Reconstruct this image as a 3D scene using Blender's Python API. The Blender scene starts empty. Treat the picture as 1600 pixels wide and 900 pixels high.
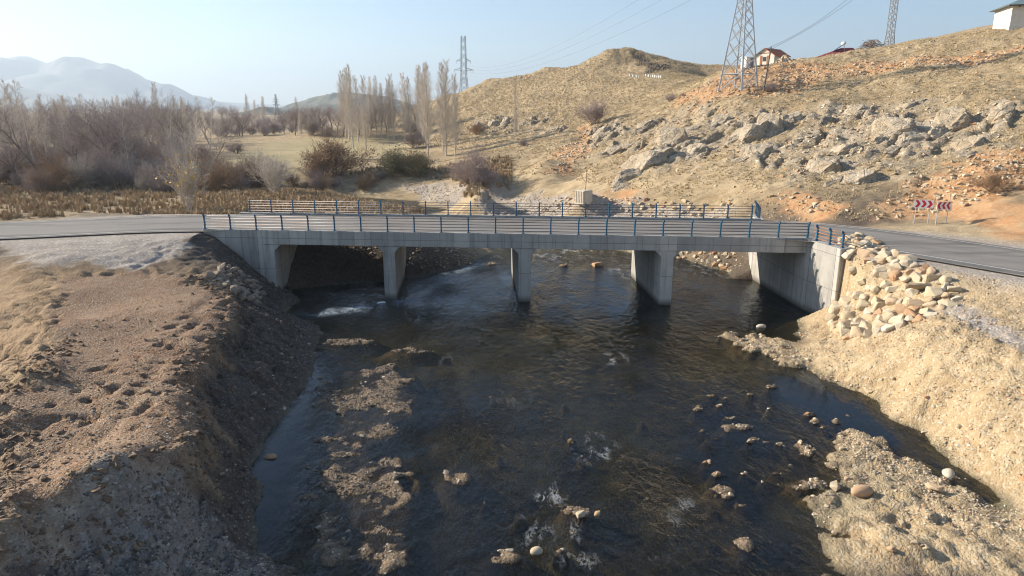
import bpy, bmesh, math, random
import numpy as np
from mathutils import Vector, Matrix

random.seed(7)
RS = np.random.RandomState(11)
SC = bpy.context.scene
COL = SC.collection

# ------------------------------------------------------------------ camera
CAM_Z, FPX, PITCH = 14.0, 1100.0, math.radians(14.3)
cam = bpy.data.cameras.new('camera')
cam.sensor_width = 36.0
cam.lens = 36.0 * FPX / 1600.0
cam.clip_start = 0.5
cam.clip_end = 60000
camo = bpy.data.objects.new('camera', cam)
camo.location = (0, 0, CAM_Z)
camo.rotation_euler = (math.pi / 2 - PITCH, 0, 0)
COL.objects.link(camo)
SC.camera = camo

# ------------------------------------------------------------------ light
SUN_EL, SUN_LEFT = math.radians(25), math.radians(72)      # elevation, angle to the left of straight ahead
world = bpy.data.worlds.new('World')
SC.world = world
world.use_nodes = True
wn = world.node_tree
wn.nodes.clear()
sky = wn.nodes.new('ShaderNodeTexSky')
sky.sky_type = 'NISHITA'
sky.sun_disc = False
sky.sun_elevation = SUN_EL
sky.sun_rotation = -SUN_LEFT
sky.altitude = 900
sky.air_density = 1.0
sky.dust_density = 0.55
sky.ozone_density = 2.0
bg = wn.nodes.new('ShaderNodeBackground')
bg.inputs['Strength'].default_value = 0.085
wo = wn.nodes.new('ShaderNodeOutputWorld')
wn.links.new(sky.outputs[0], bg.inputs[0])
wn.links.new(bg.outputs[0], wo.inputs[0])
sun = bpy.data.lights.new('sun', 'SUN')
sun.energy = 5.0
sun.angle = math.radians(0.53)
sun.color = (1.0, 0.90, 0.75)
suno = bpy.data.objects.new('sun', sun)
to_sun = Vector((-math.sin(SUN_LEFT) * math.cos(SUN_EL), math.cos(SUN_LEFT) * math.cos(SUN_EL), math.sin(SUN_EL)))
suno.rotation_euler = to_sun.to_track_quat('Z', 'Y').to_euler()
suno.location = (-200, 60, 120)
COL.objects.link(suno)
SC.view_settings.view_transform = 'Standard'
SC.view_settings.look = 'None'
SC.view_settings.gamma = 1
SC.view_settings.exposure = 1.0
SC.cycles.max_bounces = 4
SC.cycles.diffuse_bounces = 2
SC.cycles.glossy_bounces = 2
SC.cycles.use_adaptive_sampling = True
SC.cycles.adaptive_threshold = 0.02
SC.cycles.transparent_max_bounces = 8
SC.cycles.volume_bounces = 0
SC.cycles.use_denoising = True
SC.cycles.filter_width = 1.1
SC.cycles.caustics_reflective = False
SC.cycles.caustics_refractive = False

# ------------------------------------------------------------------ numeric helpers
cp, sp = math.cos(PITCH), math.sin(PITCH)
def ray(px, py):
    a, v = (px - 800) / FPX, (450 - py) / FPX
    return a, cp + v * sp, -sp + v * cp
def PZ(px, py, z):
    a, b, c = ray(px, py); t = (z - CAM_Z) / c
    return (a * t, b * t, z)
def PY(px, py, Y):
    a, b, c = ray(px, py); t = Y / b
    return (a * t, Y, CAM_Z + c * t)

_perm = np.random.RandomState(5).permutation(256).astype(np.int32)
_ga = np.linspace(0, 2 * math.pi, 256, endpoint=False)
_gcx, _gcy = np.cos(_ga).astype(np.float32), np.sin(_ga).astype(np.float32)
def gnoise(x, y, seed=0):
    x = np.asarray(x); y = np.asarray(y)
    ix, iy = np.floor(x), np.floor(y)
    fx, fy = (x - ix).astype(np.float32), (y - iy).astype(np.float32)
    ix = (ix.astype(np.int32) + seed * 37) & 255; iy = (iy.astype(np.int32) + seed * 91) & 255
    ux, uy = fx * fx * fx * (fx * (fx * 6 - 15) + 10), fy * fy * fy * (fy * (fy * 6 - 15) + 10)
    p0, p1 = _perm[ix], _perm[(ix + 1) & 255]
    iy1 = (iy + 1) & 255
    def g(p, q, dx, dy):
        h = _perm[(p + q) & 255]
        return _gcx[h] * (fx - dx) + _gcy[h] * (fy - dy)
    n0 = g(p0, iy, 0, 0); n0 = n0 + (g(p1, iy, 1, 0) - n0) * ux
    n1 = g(p0, iy1, 0, 1); n1 = n1 + (g(p1, iy1, 1, 1) - n1) * ux
    return (n0 + (n1 - n0) * uy) * 1.5
def fbm(x, y, oct=4, seed=0, gain=0.5):
    s, a, f = 0, 1, 1
    for o in range(oct):
        s = s + a * gnoise(x * f + 13.7 * o, y * f - 7.1 * o, seed + o)
        a *= gain; f *= 2.03
    return s
def sstep(a, b, x):
    t = np.clip((x - a) / (b - a), 0, 1)
    return t * t * (3 - 2 * t)
def seg_dist(x, y, pts, closed=False):
    d = np.full(np.shape(x), 1e9)
    n = len(pts)
    for i in range(n if closed else n - 1):
        ax, ay = pts[i][:2]; bx, by = pts[(i + 1) % n][:2]
        dx, dy = bx - ax, by - ay
        t = np.clip(((x - ax) * dx + (y - ay) * dy) / (dx * dx + dy * dy + 1e-9), 0, 1)
        d = np.minimum(d, np.hypot(x - ax - t * dx, y - ay - t * dy))
    return d
def in_poly(x, y, pts):
    c = np.zeros(np.shape(x), bool)
    n = len(pts)
    for i in range(n):
        ax, ay = pts[i][:2]; bx, by = pts[(i + 1) % n][:2]
        if ay == by: continue
        c ^= ((ay > y) != (by > y)) & (x < (bx - ax) * (y - ay) / (by - ay) + ax)
    return c
def poly_mask(x, y, pts, soft, wob=0.0, seed=0, ws=1.5):
    """1 inside, 0 outside, soft edge; wob metres of ragged edge"""
    q = np.array([p[:2] for p in pts]); mg = soft + 2.2 * wob
    sel = (x > q[:, 0].min() - mg) & (x < q[:, 0].max() + mg) & (y > q[:, 1].min() - mg) & (y < q[:, 1].max() + mg)
    out = np.zeros(np.shape(x)); xs, ys = x[sel], y[sel]
    if len(xs) == 0: return out
    d = seg_dist(xs, ys, pts, True)
    d = np.where(in_poly(xs, ys, pts), d, -d)
    if wob: d = d + wob * fbm(xs / ws, ys / ws, 3, seed)
    out[sel] = sstep(-soft, soft, d)
    return out

# ------------------------------------------------------------------ road and bridge lines
ROADZ = 5.0
E = Vector((0.9964, -0.085, 0)).normalized()      # along the bridge, to the right
D = Vector((-0.06, 0.998, 0)).normalized()        # along the piers, away
O = Vector((0.95, 50.75, 0))
def BP(u, w, z=0.0):
    p = O + E * u + D * w
    return Vector((p.x, p.y, z))
U_L, U_LA, U_RA, WID = -24.5, -19.0, 20.0, 9.3
ctrl = [(-330, -44), (-200, 0), (-130, 23), (-90, 37), (-60, 47), (-38, 53.6), (-28, 56.6)]
for u in (-20, -10, 0, 10, 17.5): ctrl.append(tuple(BP(u, WID / 2)[:2]))
ctrl += [(23.0, 52.2), (26.4, 48.9), (30.0, 43.6), (34.6, 36.2), (41.5, 24), (50, 8), (60, -14), (75, -50), (100, -110), (150, -240)]
def catmull(P, n=10):
    out = []
    for i in range(len(P) - 1):
        p0, p1, p2, p3 = P[max(i - 1, 0)], P[i], P[i + 1], P[min(i + 2, len(P) - 1)]
        for k in range(n):
            t = k / n
            out.append(tuple(0.5 * (2 * p1[j] + (p2[j] - p0[j]) * t + (2 * p0[j] - 5 * p1[j] + 4 * p2[j] - p3[j]) * t * t + (3 * p1[j] - p0[j] - 3 * p2[j] + p3[j]) * t ** 3) for j in range(len(p1))))
    out.append(tuple(P[-1]))
    return out
ROAD = catmull(ctrl, 8)

# ------------------------------------------------------------------ ground control points
CPTS = []
def cz(z, *pp):
    for px, py in pp: CPTS.append(PZ(px, py, z))
def cy(*pp):
    for px, py, Y in pp: CPTS.append(PY(px, py, Y))
def cw(*pp): CPTS.extend(pp)
# left bank: waterline, edge, bench, crest on the far side, spoil heap
cz(0.0, (440, 490), (490, 545), (482, 590), (455, 625), (418, 680), (382, 735), (392, 806), (398, 850), (462, 880))
cz(3.1, (330, 452), (360, 470), (362, 492), (338, 530), (305, 578), (300, 622), (312, 655), (290, 695), (292, 722))
cz(3.25, (120, 500), (200, 470), (220, 520), (160, 560), (230, 590), (120, 610), (240, 650), (180, 660), (250, 690))
cz(3.1, (110, 660), (60, 690), (100, 720), (20, 770), (150, 690))
cz(3.9, (62, 450), (85, 500), (75, 560)); cz(3.7, (48, 600), (10, 640))
cz(2.9, (0, 455), (0, 520)); cw((-20, 22, 2.7), (-24, 30, 2.6), (-28, 40, 3.2), (-24, 12, 2.8), (-40, 30, 3.2), (-40, 10, 3.2), (-18, 8, 3.0), (-14, -10, 3.0), (-40, -30, 3.5))
cz(4.1, (195, 716)); cz(3.9, (150, 735)); cz(3.65, (95, 775), (40, 815)); cz(3.5, (0, 850))
cz(2.3, (250, 790)); cz(2.2, (150, 850), (100, 890)); cz(1.5, (250, 880)); cz(1.3, (330, 790)); cz(2.0, (325, 725)); cz(0.6, (350, 850)); cz(0.35, (400, 890)); cz(0.4, (330, 900))
cw((-6.5, 14, 0.2), (-9.5, 14, 1.6), (-7, 6, 0.4), (-10, 5, 2.2), (-7, -10, 0.3))
cz(4.75, (40, 385), (120, 384), (220, 378), (300, 368)); cz(4.4, (60, 410), (160, 400), (270, 390)); cz(3.75, (140, 430), (205, 424)); cz(4.2, (20, 420))
cz(4.9, (326, 364)); cz(3.6, (250, 425)); cz(3.2, (300, 447))
cz(1.9, (400, 465)); cz(3.4, (365, 420)); cz(2.6, (385, 440)); cz(1.4, (420, 530)); cz(1.3, (390, 590)); cz(1.3, (360, 670))
# river bed
cz(-0.55, (560, 540), (700, 540), (850, 540), (1000, 540), (1120, 510), (700, 640), (850, 640), (1000, 640), (1120, 640), (700, 760), (850, 760), (1000, 760), (1120, 760), (720, 880), (900, 880), (1100, 880), (440, 700), (430, 780), (1210, 860), (1230, 500), (1350, 690), (1220, 620), (540, 620), (560, 720), (570, 820))
cw((0, 10, -0.5), (8, 10, -0.5), (0, -20, -0.5), (10, -20, -0.5), (6, 2, -.5))
cw((-14, 51, -0.5), (-5, 54, -0.5), (5, 54, -0.5), (15, 54, -0.5), (-3, 60, -0.5), (5, 62, -0.5), (15, 62, -0.5), (4, 68, -0.45), (10, 67, -0.4), (0, 75, -0.4), (-5, 84, -0.4), (-8, 92, -0.4), (-10, 100, -0.3), (-18, 108, -0.3), (-30, 112, -0.3))
# right bank
cz(0.0, (1288, 588), (1338, 612), (1385, 629), (1441, 667), (1497, 704), (1544, 755), (1572, 779))
cz(0.9, (1300, 503), (1310, 540)); cz(1.5, (1350, 540)); cz(0.8, (1360, 585)); cz(2.2, (1410, 545)); cz(3.2, (1450, 520)); cz(1.5, (1440, 610)); cz(1.3, (1510, 660)); cz(2.1, (1540, 620)); cz(2.4, (1600, 625)); cz(1.2, (1590, 715))
cz(3.45, (1482, 506), (1519, 517), (1552, 532), (1596, 547)); cz(3.6, (1520, 495), (1580, 515)); cz(3.9, (1560, 478)); cz(4.5, (1580, 450), (1500, 440)); cz(4.85, (1420, 408), (1345, 386), (1500, 425))
cz(3.0, (1340, 450)); cz(3.4, (1400, 460)); cz(4.2, (1360, 410)); cz(4.2, (1440, 440)); cz(2.0, (1325, 470)); cz(2.0, (1360, 495))
cw((28, 24, 3.6), (24, 20, 2.4), (30, 14, 3.6), (22, 14, 1.2), (19, 16, 0.3), (26, 4, 3.2), (20, 0, 1.0), (30, -20, 3.4), (20, -20, 0.4), (40, 12, 4.6))
cz(0.25, (1340, 830), (1450, 800), (1550, 860), (1400, 890), (1590, 890)); cz(0.1, (1300, 860), (1400, 740))
# upstream left bank, upstream right bank
cw((-18, 54.5, 0.0), (-14, 56, 0.0), (-9.5, 58, 0.0), (-6, 61, 0.0), (-3.6, 66, 0.0), (-4.5, 74, 0.0), (-9, 83, 0.0), (-14, 92, 0.0), (-20, 100, 0.1), (-32, 104, 0.1))
cw((-16, 59, 2.2), (-10.5, 61.5, 2.0), (-7.5, 65, 2.2), (-7, 70, 2.4), (-9, 77, 2.2), (-14, 84, 2.0), (-18, 92, 1.8), (-24, 97, 1.8))
cw((-20, 64, 3.9), (-14, 68, 3.8), (-14, 76, 3.6), (-20, 84, 3.6), (-28, 92, 3.4), (-30, 70, 4.0), (-40, 64, 4.3), (-45, 80, 4.0), (-60, 62, 4.2))
cw((19.2, 61, 0.0), (16.5, 66.5, 0.0), (11, 70.5, 0.0), (5.5, 76, 0.0), (1.5, 84, 0.0), (-2, 92, 0.0), (-4, 100, 0.0), (-14, 110, 0.1), (-28, 118, 0.1))
cw((21, 63.5, 2.2), (17.5, 69, 2.2), (13, 73, 1.9), (9, 78, 1.5), (5.5, 85, 1.3), (2, 94, 1.4), (0, 101, 1.6), (-10, 114, 2.4))
cw((24, 66, 4.6), (20, 71, 3.7), (15, 76.5, 3.4), (12, 82, 3.4), (9, 88, 3.4), (6, 97, 3.3), (-2, 108, 3.5), (-8, 118, 3.6), (-24, 124, 3.8), (10, 100, 4.0), (0, 116, 4.0))
# valley floor
for x, y in [(-60, 90), (-90, 70), (-120, 60), (-40, 110), (-45, 140), (-20, 150), (-80, 130), (-120, 110), (-60, 200), (-30, 210), (-120, 200), (-20, 280), (-90, 300), (-180, 300), (-200, 150), (-200, 60), (-130, 0), (-90, 10), (-60, 20), (-90, -60), (-160, -60), (-300, 300), (-300, 0), (0, 420), (-200, 500), (60, 520), (-400, 500), (-8, 320), (30, 420)]: CPTS.append((x, y, 4.0))
cz(4.2, (700, 246), (668, 246), (712, 250), (640, 224), (760, 292), (740, 288))
# hillside, column by column: picture position and distance
cy((720, 205, 185), (720, 175, 222), (705, 146, 262), (690, 185, 230))
cy((760, 262, 106), (760, 240, 128), (760, 215, 160), (760, 180, 205), (760, 150, 235), (760, 127, 256))
cy((850, 282, 100), (850, 250, 106), (850, 220, 135), (850, 185, 175), (850, 150, 210), (850, 120, 240), (850, 105, 250))
cy((920, 300, 80), (925, 260, 98), (925, 95, 236))
cy((985, 310, 79), (985, 280, 88), (985, 240, 102), (985, 200, 128), (985, 160, 165), (985, 124, 202), (985, 102, 222), (985, 83, 229), (950, 84, 230), (1010, 88, 226))
cy((1060, 310, 76), (1060, 270, 84), (1060, 230, 98), (1060, 190, 120), (1060, 150, 148), (1060, 122, 180), (1058, 109, 195), (1035, 98, 212))
cy((1150, 320, 69), (1150, 290, 74), (1150, 250, 85), (1150, 210, 97), (1150, 170, 109), (1150, 141, 117), (1150, 122, 126), (1120, 111, 150), (1150, 110, 140))
cy((1230, 310, 66), (1230, 280, 71), (1230, 240, 81), (1230, 200, 93), (1230, 160, 106), (1230, 125, 119), (1230, 101, 134), (1210, 104, 150))
cy((1340, 312, 62), (1340, 280, 68), (1340, 240, 77), (1340, 200, 88), (1340, 150, 104), (1340, 110, 120), (1340, 78, 137))
cy((1450, 338, 58), (1450, 310, 61.5), (1450, 270, 67), (1450, 230, 75), (1450, 180, 87), (1450, 130, 102), (1450, 100, 112), (1450, 66, 128))
cy((1560, 352, 53.5), (1560, 320, 56), (1560, 280, 61), (1560, 230, 69), (1560, 180, 80), (1560, 130, 94), (1560, 90, 107), (1560, 53, 119))
cw((41, 46, 5.4), (46, 36, 5.4), (54, 24, 5.4), (48, 44, 7.0), (58, 30, 7.5), (70, 10, 7.5), (80, 40, 13), (75, 65, 14), (100, 70, 22), (95, 95, 25), (110, 110, 30), (90, 122, 28.5), (140, 100, 36), (160, 40, 24), (200, 120, 46), (120, 0, 14), (200, -40, 24), (80, -20, 6), (120, -80, 6))
cw((95, 150, 27.5), (70, 160, 23.5), (55, 175, 20.5), (60, 210, 21), (110, 190, 31), (40, 220, 27), (30, 260, 24), (60, 300, 22), (0, 290, 14), (-10, 260, 10), (150, 200, 40), (160, 300, 36), (100, 400, 20), (250, 250, 48), (300, 100, 60), (300, 400, 40), (200, 500, 20), (400, 0, 50), (10, 300, 14))
CP = np.array(CPTS, float)
# far frame: level valley, so that the fit stays flat out there
ang = np.linspace(0, 2 * math.pi, 14, endpoint=False)
CP = np.vstack([CP] + [np.stack([r * np.cos(ang), r * np.sin(ang), np.full(14, 4.0)], 1) for r in (900, 2000)])
_d = np.sqrt((CP[:, None, 0] - CP[None, :, 0]) ** 2 + (CP[:, None, 1] - CP[None, :, 1]) ** 2 + 0.6)
_n = len(CP)
_A = np.zeros((_n + 1, _n + 1)); _A[:_n, :_n] = _d - np.eye(_n) * 0.25; _A[_n, :_n] = 1; _A[:_n, _n] = 1
_w = np.linalg.solve(_A, np.append(CP[:, 2], 0))
def base_h(x, y):
    x = np.asarray(x, float); y = np.asarray(y, float)
    shp = x.shape; x = x.ravel(); y = y.ravel()
    out = np.empty(len(x))
    for i in range(0, len(x), 40000):
        s = slice(i, i + 40000)
        dd = np.sqrt((x[s, None] - CP[None, :, 0]) ** 2 + (y[s, None] - CP[None, :, 1]) ** 2 + 0.6)
        out[s] = dd @ _w[:_n] + _w[_n]
    far = np.hypot(x, y)
    out = out + (4.0 - out) * sstep(700, 1500, far)
    return out.reshape(shp)

def uw(x, y):
    """bridge coordinates of points"""
    rx, ry = x - O.x, y - O.y
    det = E.x * D.y - E.y * D.x
    return (rx * D.y - ry * D.x) / det, (E.x * ry - E.y * rx) / det

def hit(px, py, tmin=12, tmax=900):
    """where the ray of a picture point meets the smooth ground"""
    a, b, c = ray(px, py)
    t = tmin * (tmax / tmin) ** np.linspace(0, 1, 500)
    f = CAM_Z + c * t - base_h(a * t, b * t)
    k = np.argmax(f < 0)
    if f[k] >= 0: return None
    t0, t1 = (t[k - 1], t[k]) if k else (t[0], t[0])
    tt = np.linspace(t0, t1, 40)
    f = CAM_Z + c * tt - base_h(a * tt, b * tt)
    k = np.argmax(f < 0)
    T = tt[k]
    return Vector((a * T, b * T, CAM_Z + c * T))
def hits(*pp):
    return [tuple(h) for h in (hit(*p) for p in pp) if h is not None]

# zones as areas on the ground
Z_BENCH = hits((95, 440), (210, 420), (335, 450), (372, 475), (365, 500), (300, 590), (330, 660), (300, 730), (200, 760), (0, 870), (0, 620), (60, 600))
Z_GRAVEL_L = hits((0, 375), (318, 362), (285, 392), (215, 424), (130, 410), (60, 415), (0, 395))
Z_HEAP = hits((130, 745), (180, 705), (240, 720), (300, 760), (420, 880), (420, 899), (0, 899), (0, 860))
Z_PLATEAU = hits((1470, 480), (1500, 470), (1599, 520), (1599, 545), (1520, 512))
Z_TAN = hits((1320, 390), (1500, 450), (1500, 490), (1599, 550), (1599, 790), (1440, 690), (1290, 600), (1270, 520), (1300, 490))
Z_ORANGE = [hits((1050, 160), (1140, 112), (1235, 100), (1300, 105), (1240, 140), (1180, 150), (1100, 165)),
            hits((1230, 125), (1330, 100), (1460, 88), (1599, 72), (1599, 86), (1460, 104), (1330, 116), (1220, 145)),
            hits((1360, 320), (1440, 280), (1500, 255), (1520, 240), (1599, 230), (1599, 372), (1480, 345), (1380, 332)),
            hits((1190, 325), (1215, 312), (1260, 306), (1345, 318), (1400, 335), (1290, 335)),
            hits((870, 240), (905, 215), (912, 195), (935, 195), (920, 240), (900, 270), (870, 275)),
            hits((915, 300), (985, 305), (1010, 318), (900, 318))]
Z_GRAVEL_FAR = hits((620, 290), (700, 286), (790, 296), (880, 305), (1000, 318), (1150, 322), (1150, 336), (760, 335), (660, 312))
Z_MEADOW = hits((345, 240), (420, 222), (520, 213), (620, 215), (640, 235), (560, 250), (470, 270), (420, 285), (330, 262))
Z_ROCK = [hits((960, 275), (1000, 195), (1060, 165), (1160, 170), (1260, 180), (1330, 160), (1440, 165), (1580, 165), (1599, 200), (1540, 235), (1450, 250), (1420, 290), (1290, 275), (1240, 285), (1120, 240), (1020, 285)),
          hits((715, 205), (760, 180), (850, 180), (870, 205), (800, 215), (730, 215)),
          hits((915, 225), (925, 195), (990, 190), (990, 225), (940, 240)),
          hits((600, 195), (640, 165), (660, 190), (640, 205))]
Z_DARKKNOB = hits((998, 86), (1055, 106), (1015, 112), (995, 96))
BAR_L = [hits((500, 600), (600, 585), (660, 610), (640, 690), (600, 720), (650, 760), (640, 830), (640, 899), (520, 899), (480, 830), (470, 760), (520, 700), (480, 650))]
BAR_R = [hits((1295, 700), (1330, 688), (1400, 722), (1470, 735), (1540, 790), (1599, 830), (1599, 899), (1290, 899), (1262, 860), (1270, 810), (1335, 765), (1310, 735)),
         hits((1140, 538), (1200, 534), (1290, 552), (1300, 590), (1240, 580), (1190, 565), (1140, 552))]
BAR_M = [(540, 535, 3.2, 1.0), (640, 548, 2.2, .8), (715, 750, 0.9, .8), (905, 800, 1.0, .8), (790, 870, 1.0, .7), (1130, 768, .9, .6), (1165, 790, .5, .4), (1160, 850, .6, .8), (1150, 668, 1.2, .5), (1185, 690, 1.0, .4), (1260, 755, 1.0, .6), (1255, 700, .8, .7), (1205, 605, .6, .3), (930, 413, 1.2, 1.0), (880, 415, .7, .7), (770, 412, 1.0, 1.0), (735, 395, 1.2, 1.0), (1090, 640, .5, .3), (605, 440, 1, .3)]
_r = random.Random(31)
for _ in range(40): BAR_M.append((_r.uniform(1090, 1330), _r.uniform(615, 790), _r.uniform(.25, .7), _r.uniform(.15, .35)))
for _ in range(12): BAR_M.append((_r.uniform(660, 1060), _r.uniform(560, 880), _r.uniform(.2, .4), _r.uniform(.15, .3)))
BAR_M = [(h.x, h.y, rx, ry) for px, py, rx, ry in BAR_M for h in [Vector(PZ(px, py, 0))]]

# ------------------------------------------------------------------ ground heights with detail
def axis(parts):
    out = [parts[0][0]]
    for a, b, s in parts:
        n = max(1, int(round((b - a) / s)))
        out.extend(a + (b - a) * (i + 1) / n for i in range(n))
    return np.array(out)
def grow_axis(start, end, s0, g):
    out, s, x = [], s0, start
    sg = 1 if end > start else -1
    while abs(x - start) < abs(end - start):
        s *= g; x += sg * s; out.append(x)
    return out
gx = axis([(-24.5, 25.5, 0.145), (25.5, 95, 0.36)])
gx = np.concatenate([np.array(grow_axis(gx[0], -9000, 0.15, 1.055))[::-1], gx, grow_axis(gx[-1], 9000, 0.36, 1.07)])
gy = axis([(13.5, 50, 0.135), (50, 62, 0.24), (62, 140, 0.36), (140, 260, 0.9)])
gy = np.concatenate([np.array(grow_axis(gy[0], -1500, 0.2, 1.16))[::-1], gy, grow_axis(gy[-1], 10400, 0.9, 1.09)])
NX, NY = len(gx), len(gy)
GX, GY = np.meshgrid(gx, gy)
M = {}
def ground_fields(x, y, store=None):
    h = base_h(x, y)
    far = np.hypot(x, y)
    m_bench = poly_mask(x, y, Z_BENCH, .5, .8, 3)
    m_heap = poly_mask(x, y, Z_HEAP, .5, .6, 4)
    m_gl = poly_mask(x, y, Z_GRAVEL_L, .5, .8, 5)
    m_pl = poly_mask(x, y, Z_PLATEAU, .3, .5, 6)
    m_tan = poly_mask(x, y, Z_TAN, .6, .6, 7)
    m_or = np.zeros_like(h)
    for i, p in enumerate(Z_ORANGE): m_or = np.maximum(m_or, poly_mask(x, y, p, 1.0, 2.2, 8 + i, 4.0))
    m_gf = poly_mask(x, y, Z_GRAVEL_FAR, 1.0, 1.5, 21, 3.0)
    m_md = poly_mask(x, y, Z_MEADOW, 4.0, 6.0, 22, 20.0)
    m_rk = np.zeros_like(h)
    for i, p in enumerate(Z_ROCK): m_rk = np.maximum(m_rk, poly_mask(x, y, p, 2.5, 4.0, 30 + i, 6.0))
    for i, p in enumerate(BAR_R): m_tan = np.maximum(m_tan, poly_mask(x, y, p, 1.2, .9, 51 + i, 1.6))
    m_kn = poly_mask(x, y, Z_DARKKNOB, 1.0, 2.0, 41, 5.0)
    hill = sstep(5.0, 9.0, h) * sstep(45, 60, y + 0.4 * x)
    # gravel bars in the river
    bar = np.zeros_like(h)
    left_bar = poly_mask(x, y, BAR_L[0], .9, .9, 50, 1.6)
    for i, p in enumerate(BAR_L + BAR_R): bar = np.maximum(bar, poly_mask(x, y, p, 0.9, 0.9, 50 + i, 1.6) )
    isl = bar < .05
    for bx, by, rx, ry in BAR_M:
        q = ((x - bx) / rx) ** 2 + ((y - by) / ry) ** 2
        bar = np.maximum(bar, np.exp(-q * 1.2) * 1.02)
    lowz = 1 - sstep(-0.2, 0.25, h)
    n1 = fbm(x / 2.6, y / 2.6, 4, 61)
    n2 = fbm(x / 0.7, y / 0.7, 3, 62)
    n3 = fbm(x / .22, y / .22, 2, 69)
    barh = np.where(left_bar > .02, -.004 + .10 * n1 + .075 * n2 + .03 * n3, .15 + .12 * n1 + .10 * n2 + .06 * n3) - np.where(isl, .11, 0)
    kb = sstep(.15, .85, bar)
    h = h + np.where(h < .35, 1, 0) * lowz * kb * (barh - h)
    m_bar0 = bar * lowz
    # river bed unevenness
    h = h + lowz * (1 - bar) * (0.12 * n1 + 0.05 * n2)
    # banks: clods, gullies and edges
    near = 1 - sstep(60, 90, far)
    dry = 1 - lowz
    rough = near * dry * np.clip(0.35 + 0.65 * (1 - m_bench) , 0, 1)
    h = h + near * dry * (0.13 * fbm(x / 1.3, y / 1.3, 4, 63) * (1 - .85 * m_bench) + 0.05 * n2 * (1 - .85 * m_bench) + .028 * n3 * (1 - .6 * m_bench))
    slope_l = near * dry * (1 - m_bench) * sstep(-24, -14, -np.abs(x + 13) - 8)
    rid = 1 - np.abs(fbm(x / 2.0 + 0.5 * n2, y / 2.0, 3, 64))
    gul = np.abs(fbm(y / 1.1 + .4 * n2, x / 5.0, 3, 70))
    h = h - near * sstep(.15, .8, h) * sstep(3.3, 2.4, h) * (x < 0) * (y < 54) * (.42 * (1 - sstep(0, .35, gul)) - .12)
    h = h + near * dry * m_tan * (0.22 * (rid - .6) + .10 * fbm(x / .5, y / .5, 2, 65))
    h = h + near * dry * m_heap * (0.14 * fbm(x / .6, y / .6, 4, 66))
    # bench wheel ruts and lumps
    s = (x + 14) * .86 + (y - 30) * .18
    h = h + m_bench * (-0.10 * np.exp(-((s - .6 - .3 * n1) / .28) ** 2) - 0.10 * np.exp(-((s + 1.3 - .3 * n1) / .28) ** 2) + .016 * fbm(x / .45, y / .45, 3, 67) + .02 * sstep(.25, .6, fbm(x / 1.6, y / 1.6, 3, 97)))
    edge = np.full(np.shape(x), 1e3); _s = (np.abs(x) < 40) & (y < 60) & (y > 5); edge[_s] = seg_dist(x[_s], y[_s], Z_BENCH, True)
    h = h + 0.15 * np.exp(-((edge + .3 * n1) / .6) ** 2) * (0.3 + 1.3 * fbm(x / 1.3, y / 1.3, 5, 68, .6)) * near * dry * sstep(1.5, 2.5, h)
    dout = np.where(in_poly(x, y, Z_BENCH), 0, edge) + .35 * n2 * (edge < 3)
    h = h - near * dry * (x > -17.5 + .0 * y) * sstep(.05, .45, dout) * np.exp(-np.clip(dout, 0, 9) / 1.3) * .75 * sstep(1.2, 2.2, h) * sstep(46, 43, y) * sstep(21, 24, y)
    # streaked face at the far left
    fl = sstep(2, 5, -x - 12.5 - (y - 20) * .10) * near * dry * (1 - m_bench) * (1 - m_gl) * sstep(48, 42, y) 
    st = (x * .55 + y * .83)
    h = h + fl * 0.20 * (np.abs(((st / .9 + 1.2 * n1) % 1.0) - .5) - .25) * 2
    # hill: lumps, terracettes and slanting ledges
    h = h + hill * (0.55 * fbm(x / 9, y / 9, 4, 71) + 0.12 * fbm(x / 1.4, y / 1.4, 3, 72))
    sx = x * 0.86 - y * 0.50
    ty = x * .50 + y * .86
    warp = 1.25 * fbm(sx / 8, ty / 20, 4, 73)
    tooth = ((sx / 5.6 + warp) % 1.0)
    led = np.where(tooth < .8, tooth / .8, (1 - tooth) / .2)
    tooth2 = ((sx / 1.5 + 2.1 * warp + n1 * .3) % 1.0)
    led2 = np.where(tooth2 < .75, tooth2 / .75, (1 - tooth2) / .25)
    patch = sstep(-.15, .35, fbm(x / 8, y / 8, 3, 74) + .15)
    rk = m_rk * patch
    h = h + hill * rk * (0.95 * (led - .45) + 0.30 * (led2 - .5) + .22 * fbm(x / .9, y / .9, 2, 75))
    h = h + hill * (1 - m_rk) * .20 * (led2 - .5) * sstep(-.2, .3, fbm(x / 6, y / 6, 2, 79))
    h = h + m_or * hill * (.35 * fbm(x / 2.2, y / 2.2, 3, 76))
    h = h + m_gf * (0.16 * fbm(x / 3.0, y / 3.0, 4, 77) + .06 * n2) * sstep(.3, 1.2, h)
    # valley undulation
    flat = (1 - hill) * sstep(66, 80, y) * dry
    h = h + flat * (1 - m_md * .7) * .15 * fbm(x / 5, y / 5, 3, 78) * (1 - sstep(300, 600, far))
    h = h + 1.2 * np.exp(-((x - 36) / 11) ** 2 - ((y - 229) / 13) ** 2) - 1.6 * np.exp(-((x - 50) / 8) ** 2 - ((y - 195) / 16) ** 2)
    # low heaps of soil beyond the far railing
    for px, py, hh, r in [(640, 292, .5, 3.5), (690, 296, .45, 3), (770, 304, .5, 2.4), (800, 300, .4, 2.6), (640, 318, .5, 2.2)]:
        c = PZ(px, py + 8, 3.4)
        h = h + hh * np.exp(-(((x - c[0]) / r) ** 2 + ((y - c[1]) / (r * 1.2)) ** 2)) * (.8 + .5 * n2)
    # road bed: cut and fill
    rd = np.full(np.shape(x), 1e3); _s = (y < 75) & (np.abs(x) < 360) & (y > -260); rd[_s] = seg_dist(x[_s], y[_s], ROAD[::2])
    u, w = uw(x, y)
    on_bridge = (u > U_L - 0.2) & (u < U_RA + 1.5) & (w > -6) & (w < 16)
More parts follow.
